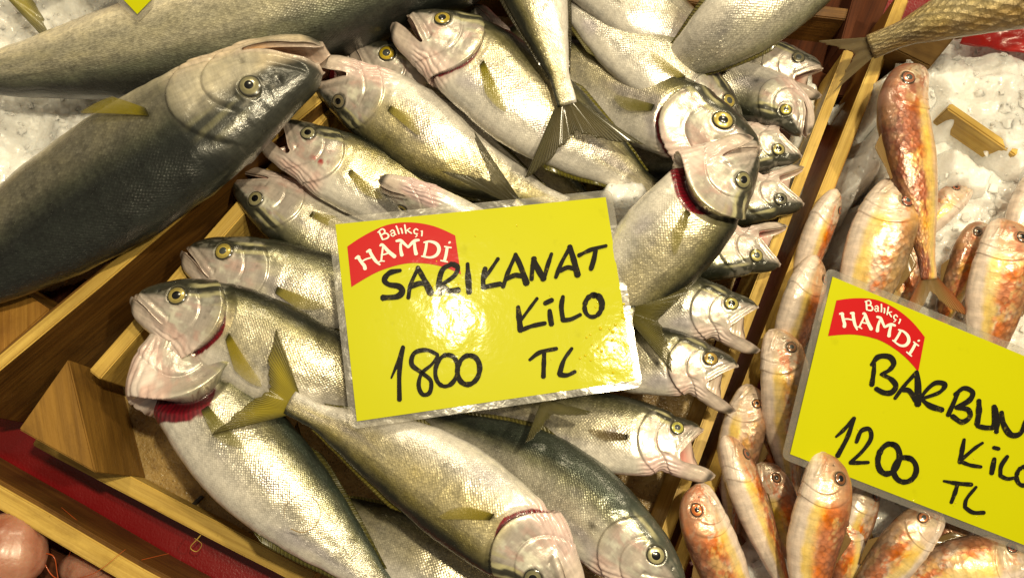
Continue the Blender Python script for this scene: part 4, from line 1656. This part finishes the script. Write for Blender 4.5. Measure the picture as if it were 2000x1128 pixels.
def ell(cx, cy, rx, ry, rot=0, a0=-100, n=13, over=15):
    out = []
    for k in range(n):
        a = math.radians(a0 + (360 + over) * k / (n - 1))
        x, y = rx * math.cos(a), ry * math.sin(a)
        r = math.radians(rot)
        out.append((cx + x * math.cos(r) - y * math.sin(r), cy + x * math.sin(r) + y * math.cos(r)))
    return out


def conv(sts, s, ox, oy, ws=None):
    return [([(ox + x / s, oy + y / s) for x, y in p], (np.array(w) / s if np.ndim(w) else w / s)) for p, w in sts]


def offset_quad(px, d):
    """corners pushed out by d pixels"""
    q = np.array(px, float)
    c = q.mean(0)
    out = []
    for i in range(4):
        a, b = q[i] - q[i - 1], q[(i + 1) % 4] - q[i]
        a /= np.linalg.norm(a)
        b /= np.linalg.norm(b)
        out.append(tuple(q[i] + d * (a - b)))
    return out


def rounded(px, r=10, k=5):
    q = np.array(px, float)
    out = []
    for i in range(4):
        a, b, c = q[i - 1], q[i], q[(i + 1) % 4]
        u, v = (a - b) / np.linalg.norm(a - b), (c - b) / np.linalg.norm(c - b)
        for t in np.linspace(0, 1, k):
            out.append(tuple((1 - t) ** 2 * (b + u * r) + 2 * t * (1 - t) * b + t * t * (b + v * r)))
    return out


LOGO = ([(240, 510), (380, 415), (540, 325), (700, 255), (850, 222), (1000, 215), (1150, 228), (1300, 262), (1430, 312), (1560, 375)],
        [(1630, 850), (1540, 805), (1420, 762), (1290, 730), (1150, 714), (1020, 712), (900, 728), (760, 765), (600, 825), (440, 912), (290, 1005)])
LET = [
    ([(340, 658), (372, 630), (392, 640)], 22), ([(372, 640), (415, 705), (448, 745), (458, 785)], [34, 34, 38, 40]),
    ([(478, 578), (512, 552), (528, 562)], 22), ([(512, 565), (548, 630), (590, 690), (640, 735)], [34, 36, 34, 18]),
    ([(425, 690), (470, 665), (530, 648)], 17),
    ([(640, 502), (670, 492), (745, 572), (822, 635)], [20, 32, 38, 42]), ([(676, 520), (664, 610), (655, 690)], 20),
    ([(625, 700), (660, 688), (695, 690)], 14), ([(655, 615), (700, 605), (745, 590)], 16),
    ([(838, 445), (890, 438), (930, 470), (985, 522)], [24, 34, 32, 24]), ([(985, 522), (1030, 470), (1070, 440), (1118, 432)], [24, 34, 34, 24]),
    ([(893, 475), (893, 545), (908, 620)], [26, 30, 40]), ([(1062, 470), (1068, 540), (1082, 605)], [28, 34, 42]),
    ([(1212, 455), (1200, 540), (1180, 625)], 28), ([(1175, 462), (1250, 450), (1330, 478), (1362, 540), (1335, 610), (1260, 645), (1148, 630)], [16, 24, 36, 40, 34, 24, 16]),
    ([(1490, 462), (1491, 463)], 34), ([(1462, 520), (1448, 610), (1428, 690)], 32),
    ([(1428, 512), (1470, 520), (1512, 526)], 16), ([(1382, 682), (1425, 692), (1466, 700)], 16),
    # small line above
    ([(632, 335), (652, 380), (672, 425)], 20), ([(612, 340), (665, 298), (698, 320), (688, 352), (648, 372)], [12, 14, 18, 16, 12]),
    ([(655, 372), (712, 350), (745, 378), (728, 410), (668, 430)], [12, 16, 20, 18, 12]),
    ([(765, 335), (790, 312), (812, 325), (822, 360), (838, 368)], [12, 14, 16, 16, 10]), ([(812, 345), (782, 352), (778, 378), (805, 384), (824, 362)], 12),
    ([(838, 262), (858, 310), (872, 358)], 17), ([(898, 292), (908, 320), (914, 352)], 17), ([(884, 296), (900, 290)], 8),
    ([(942, 248), (950, 300), (958, 352)], 17), ([(1008, 288), (978, 308), (962, 322)], 12), ([(972, 315), (1000, 335), (1026, 352)], 15),
    ([(1104, 312), (1078, 298), (1056, 322), (1066, 354), (1102, 356)], [14, 14, 17, 15, 10]), ([(1080, 362), (1094, 378), (1074, 398)], 10),
    ([(1154, 322), (1154, 352), (1150, 384)], 17), ([(1138, 326), (1156, 320)], 8),
]


def affine(src, dst):
    A = np.array([[x, y, 1] for x, y in src], float)
    M_, *_ = np.linalg.lstsq(A, np.array(dst, float), rcond=None)
    return lambda p: tuple(np.array([p[0], p[1], 1.]) @ M_)


def logo(card, f, k):
    top, bot = LOGO
    rim = [f(p) for p in top + bot]
    # strips between the two arcs so that the concave outline fills cleanly
    n = 24
    ta, ba = catmull([f(p) for p in top], n), catmull([f(p) for p in bot[::-1]], n)
    V = [card.pt(*p, .00030) - card.p0 for p in ta] + [card.pt(*p, .00030) - card.p0 for p in ba]
    F = [[i, i + 1, n + i + 1, n + i] for i in range(n - 1)]
    o = build('logo', np.array(V), [f_[::-1] for f_ in F], M_LOGO, None, smooth=False)
    o.parent = card.root
    sts = [([f(p) for p in pts], np.array(w) * k) for pts, w in LET]
    card.strokes('logo_lettering', sts, .00045, M_WHITE, o)
    return o


def drops(card, spots, parent=None):
    V, F = [], []
    for (x, y, r) in spots:
        c = card.pt(x, y, .0003) - card.p0
        rad = r * .0003
        u = np.cross(card.n, [0, 1, 0.])
        u /= np.linalg.norm(u)
        v = np.cross(card.n, u)
        b = len(V)
        m = 10
        for ring, hh in ((1, 0), (.75, .28), (.4, .42)):
            for k in range(m):
                a = 2 * math.pi * k / m
                V.append(c + rad * ring * (u * math.cos(a) + v * math.sin(a)) + card.n * rad * hh)
        V.append(c + card.n * rad * .46)
        for ring in range(2):
            for k in range(m):
                F.append([b + ring * m + k, b + ring * m + (k + 1) % m, b + (ring + 1) * m + (k + 1) % m, b + (ring + 1) * m + k])
        for k in range(m):
            F.append([b + 2 * m + k, b + 2 * m + (k + 1) % m, b + 3 * m])
    o = build('water_drops', np.array(V), F, M_DROP, None)
    o.parent = card.root
    o['kind'] = 'stuff'
    return o


GS = 'yellow price cards'
c1 = Card(S1P, S1N, 'large laminated yellow card on the bluefish heap reading SARIKANAT KİLO 1800 TL', GS)
c1.poly('clear_film', rounded(offset_quad(SIGN1, 14), 16), -.0004, M_FILM, None, .0004)
c1.poly('card', SIGN1, .0001, M_YEL, None, .0003)
logo(c1, lambda p: (640 + p[0] / 6.267, 400 + p[1] / 6.267), 1 / 6.267)
T1 = [
    ([(458, 446), (405, 458), (378, 492), (400, 515), (448, 524), (466, 548), (440, 574), (368, 580)], [18, 22, 24, 24, 24, 26, 26, 26]),
    ([(495, 582), (507, 515), (545, 430)], 18), ([(540, 430), (578, 500), (606, 560)], [20, 26, 30]), ([(508, 525), (550, 510), (590, 512)], 22),
    ([(722, 412), (665, 440), (645, 510), (652, 560)], [16, 20, 24, 22]), ([(700, 412), (736, 430), (722, 470), (668, 510), (650, 512)], [18, 22, 20, 16, 14]),
    ([(655, 512), (695, 545), (742, 542)], [18, 24, 26]),
    ([(785, 412), (788, 480), (793, 556)], [18, 24, 24]),
    ([(872, 435), (862, 480), (862, 532)], 20), ([(935, 388), (900, 440), (868, 485)], 16), ([(868, 528), (905, 520), (948, 512)], [22, 20, 22]),
    ([(958, 528), (985, 450), (1022, 368)], 18), ([(1018, 366), (1050, 440), (1074, 512)], [20, 24, 28]), ([(975, 488), (1020, 470), (1062, 480)], 20),
    ([(1098, 492), (1102, 440), (1112, 385)], 20), ([(1105, 385), (1130, 440), (1158, 490)], [18, 24, 26]), ([(1158, 492), (1176, 425), (1196, 364)], 17),
    ([(1216, 482), (1244, 410), (1288, 330)], 18), ([(1284, 328), (1306, 400), (1324, 472)], [20, 24, 26]), ([(1238, 448), (1275, 432), (1312, 440)], 20),
    ([(1328, 374), (1390, 345), (1464, 326)], [16, 18, 14]), ([(1412, 346), (1402, 395), (1388, 442)], [18, 22, 20]),
    ([(1032, 622), (1038, 680), (1044, 742)], [20, 24, 24]), ([(1126, 582), (1090, 630), (1046, 690)], 15), ([(1048, 738), (1100, 718), (1166, 704)], [20, 20, 18]),
    ([(1162, 608), (1200, 590)], 20), ([(1186, 640), (1190, 675), (1196, 712)], [18, 22, 22]),
    ([(1252, 572), (1244, 625), (1252, 690)], [16, 20, 22]), ([(1248, 690), (1290, 685), (1338, 662)], [20, 20, 16]),
    (ell(1400, 620, 42, 54, 12), [24, 26, 20, 16, 18, 22, 24]),
    ([(412, 972), (440, 905), (470, 818)], [10, 14, 16]), ([(470, 820), (452, 940), (452, 1080)], [18, 20, 22]),
    ([(640, 858), (585, 835), (525, 850), (512, 905), (560, 945), (605, 985), (600, 1042), (566, 1052), (546, 1010), (560, 950), (610, 905), (640, 862)],
     [16, 18, 20, 20, 18, 18, 20, 20, 18, 16, 14, 14]),
    (ell(682, 935, 54, 78, 10), 19), (ell(790, 932, 54, 72, 10), 21),
    ([(1088, 884), (1140, 846), (1222, 828)], [16, 18, 16]), ([(1160, 846), (1158, 905), (1156, 968)], [18, 20, 22]),
    ([(1296, 826), (1256, 885), (1234, 955)], [16, 18, 22]), ([(1234, 955), (1272, 958), (1312, 940)], [22, 18, 16]),
]
def words(card, sts, cuts):
    # one part for each written word
    for a, b in zip(cuts[:-1], cuts[1:]):
        card.strokes('handwritten_word', sts[a:b], .00060, M_INK, brush=.22)


words(c1, conv(T1, 2.507, 600, 350), [0, 22, 30, 35, 39])
sp = [(1150 + rng.uniform(-25, 75), 600 + rng.uniform(-10, 130), rng.uniform(1.2, 3.6)) for _ in range(22)]
sp += [(700 + rng.uniform(0, 470), 420 + rng.uniform(0, 300), rng.uniform(.9, 2.2)) for _ in range(12)]
drops(c1, sp)

c2 = Card(S2P, S2N, 'smaller looking yellow card cut by the right edge, reading BARBUN KİLO 1200 TL', GS)
c2.poly('clear_film', rounded(offset_quad(SIGN2, 14), 16), -.0004, M_FILM, None, .0004)
c2.poly('card', SIGN2, .0001, M_YEL, None, .0003)
dst = [(1600 + x / 4.7, 560 + y / 4.7) for x, y in [(155, 118), (968, 465), (905, 775), (80, 455)]]
logo(c2, affine([(240, 510), (1560, 375), (1630, 850), (290, 1005)], dst), .150)
TB = [
    ([(505, 680), (495, 790), (478, 900)], [26, 34, 40]), ([(475, 715), (540, 640), (640, 640), (680, 700), (640, 760), (565, 800)], [30, 46, 48, 46, 36, 26]),
    ([(560, 798), (650, 840), (700, 905), (660, 965), (590, 968), (515, 930)], [26, 40, 44, 44, 44, 40]),
    ([(690, 1022), (780, 900), (895, 775)], [28, 30, 32]), ([(890, 775), (902, 900), (900, 1080)], [34, 50, 52]), ([(750, 945), (820, 950), (885, 1040)], [30, 40, 50]),
]
T2 = [
    ([(1385, 180), (1420, 110), (1480, 55), (1535, 62), (1505, 105), (1410, 140)], [14, 18, 22, 24, 20, 16]), ([(1405, 142), (1455, 180), (1522, 202)], [20, 26, 26]),
    ([(1552, 232), (1580, 170), (1605, 110)], [22, 22, 20]), ([(1590, 118), (1640, 82), (1688, 105), (1668, 150), (1595, 190)], [20, 22, 26, 24, 20]),
    ([(1600, 190), (1662, 200), (1672, 240), (1628, 268), (1575, 235)], [20, 24, 24, 24, 22]),
    ([(1722, 148), (1722, 210), (1712, 282)], [22, 28, 28]), ([(1712, 290), (1770, 300), (1806, 285), (1806, 180)], [22, 26, 26, 22]),
    ([(1815, 190), (1822, 260), (1818, 325)], [18, 26, 22]), ([(1846, 212), (1858, 280), (1898, 338), (1950, 330), (1980, 262)], [22, 28, 28, 26, 22]),
    ([(1642, 362), (1630, 425), (1618, 492)], [18, 22, 22]), ([(1744, 382), (1700, 412), (1632, 470)], [14, 18, 20]), ([(1625, 486), (1675, 505), (1736, 515)], [20, 20, 16]),
    ([(1802, 408), (1834, 416)], 18), ([(1808, 468), (1800, 510), (1792, 552)], [20, 24, 22]),
    ([(1880, 455), (1845, 510), (1840, 565)], [18, 20, 20]), ([(1838, 562), (1880, 580), (1930, 572)], [20, 20, 16]),
    (ell(1972, 565, 42, 52, 12), 20),
    ([(1528, 592), (1600, 605), (1684, 612)], [14, 20, 20]), ([(1606, 608), (1590, 660), (1570, 712)], [18, 22, 18]),
    ([(1708, 624), (1655, 690), (1645, 738)], [16, 18, 18]), ([(1645, 736), (1690, 765), (1752, 766)], [18, 20, 20]),
    ([(936, 350), (980, 310), (1038, 245)], [14, 18, 18]), ([(1036, 245), (1000, 350), (944, 456)], [20, 22, 26]),
    ([(1048, 380), (1075, 318), (1120, 308), (1128, 360), (1080, 430), (1015, 490)], [20, 22, 22, 20, 18, 18]), ([(1012, 492), (1060, 492), (1116, 490)], [18, 20, 16]),
    (ell(1226, 470, 58, 84, 14), 26), (ell(1316, 530, 62, 68, 14), 25),
]
words(c2, conv(TB, 4.7, 1600, 560) + conv(T2, 2.82, 1300, 728), [0, 15, 23, 27, 33])
drops(c2, [(1560 + rng.uniform(0, 420), 800 + rng.uniform(0, 220), rng.uniform(.8, 1.8)) for _ in range(12)])

SIGN3 = [(262, -330), (640, -150), (268, 27), (-60, -330)]
SIGN3 = [(-20, -210), (480, -190), (268, 27), (228, -12)]
SIGN3 = [(60, -190), (330, -390), (480, -190), (268, 28)]
c3 = Card(P(268, 10, .125), np.array([0, 0, 1.]), 'yellow card of which only one corner shows at the top left', GS)
c3.poly('clear_film', rounded(offset_quad(SIGN3, 11), 12), -.0004, M_FILM, None, .0004)
c3.poly('card', SIGN3, .0001, M_YEL, None, .0003)

# ------------------------------------------------------------------ prawns and threads


def tube(name, pts, r, mat, parent=None, sides=7, n=40):
    c = catmull(pts, n)
    T = np.gradient(c, axis=0)
    T /= np.linalg.norm(T, axis=1)[:, None]
    V, F = [], []
    for i in range(n):
        a = np.cross(T[i], [.3, .2, 1.])
        a /= np.linalg.norm(a)
        b = np.cross(T[i], a)
        rr = r * (1 - .7 * i / n)
        for k in range(sides):
            t = 2 * math.pi * k / sides
            V.append(c[i] + rr * (a * math.cos(t) + b * math.sin(t)))
    for i in range(n - 1):
        for k in range(sides):
            F.append([i * sides + k, i * sides + (k + 1) % sides, (i + 1) * sides + (k + 1) % sides, (i + 1) * sides + k])
    V = np.array(V)
    if parent is not None:
        V = V - np.array(parent.location)
    o = build(name, V, F, mat, None)
    if parent is not None:
        o.parent = parent
    return o


def prawn_mat():
    k = NT('prawn_shell')
    tc = k.n('ShaderNodeTexCoord').outputs['Object']
    a = k.noise(tc, 60, 4).outputs['Fac']
    f = k.noise(tc, 240, 3).outputs['Fac']
    k.set(Base_Color=k.ramp(a, [(.3, (.34, .11, .06)), (.7, (.56, .30, .21))]), Roughness=.40, Coat_Weight=.35, Coat_Roughness=.2,
          Subsurface_Weight=.35, Subsurface_Scale=.006)
    k.l(k.bump(f, .0006, .6, k.bump(a, .002, .5)), k.b.inputs['Normal'])
    return k.m


M_PRAWN = prawn_mat()
M_ANT = plain('antenna_orange', (.45, .08, .015), .35, 0, .3)
for (pts, rad, lab) in (([(-260, 1150, .040), (-120, 1110, .046), (0, 1085, .048), (96, 1078, .040)], .026, 'pink glossy prawn in the lower left corner crate, the nearest to its rim'),
                        ([(320, 1240, .026), (230, 1170, .030), (165, 1118, .026), (120, 1100, .018)], .011, 'small orange prawn mostly cut off by the bottom edge at the left')):
    c = catmull([P(*p) for p in pts], 44)
    r = thing('prawn', tuple(c[20]), lab, 'prawn', 'prawns in the lower left crate')
    T = np.gradient(c, axis=0)
    T /= np.linalg.norm(T, axis=1)[:, None]
    V, F = [], []
    m = 22
    for i in range(44):
        t = i / 43
        rr = rad * (math.sqrt(max(0.0, 1 - max(0, (t - .62) / .38) ** 2)) * (.82 + .18 * t)) * (1 - .05 * (1 - abs((t * 7) % 1 - .5) * 2) ** 4) + .0002
        a = np.cross(T[i], [0, 0, 1.])
        a /= np.linalg.norm(a)
        b = np.cross(a, T[i])
        for k in range(m):
            w = 2 * math.pi * k / m
            q_ = 1 + .34 * (float(fbm(np.array([math.cos(w) * 1.3 + 5, math.sin(w) * 1.3, i * .09 + rad * 90]), 3)) - .5)
            V.append(c[i] + rr * q_ * (a * math.cos(w) + .72 * b * math.sin(w)) - c[20])
    for i in range(43):
        for k in range(m):
            F.append([i * m + k, i * m + (k + 1) % m, (i + 1) * m + (k + 1) % m, (i + 1) * m + k])
    F.append([43 * m + k for k in range(m)])
    o = build('body', np.array(V), F, M_PRAWN, None)
    o.parent = r
    hd = c[40]
    tips = ([(110, 1128, .04), (180, 1120, .058), (245, 1072, .060)],
            [(108, 1010, .045), (150, 1060, .045), (230, 1120, .04)], [(104, 1085, .045), (112, 1120, .042), (120, 1170, .04)])
    if rad < .015:
        tips = ([(190, 1080, .04), (230, 1100, .045), (330, 1080, .05)], [(150, 1040, .04), (165, 1030, .045), (120, 990, .04)])
    for tp in tips:
        tube('antenna', [hd] + [P(*q) for q in tp], .00042, M_ANT, r)

M_THR = plain('thread_brown', (.30, .20, .08), .5)
cc = P(590, 1002, .106)
th = tube('curled_thread', [cc + .0095 * np.array([math.cos(a), math.sin(a), .1 * math.sin(a)]) for a in np.linspace(-2.2, 3.4, 10)], .00028, M_THR)
tag(th, 'thin curled brown fibre lying on the front left bluefish', 'fibre')
tw = tube('wood_fibre', [P(400, 1035, .030), P(385, 1052, .028), P(372, 1068, .024), P(384, 1076, .022), P(394, 1062, .026), P(380, 1050, .03)], .0004, M_PALE)
tag(tw, 'curl of splintered wood fibre hanging from the front slat over the red cloth', 'fibre')
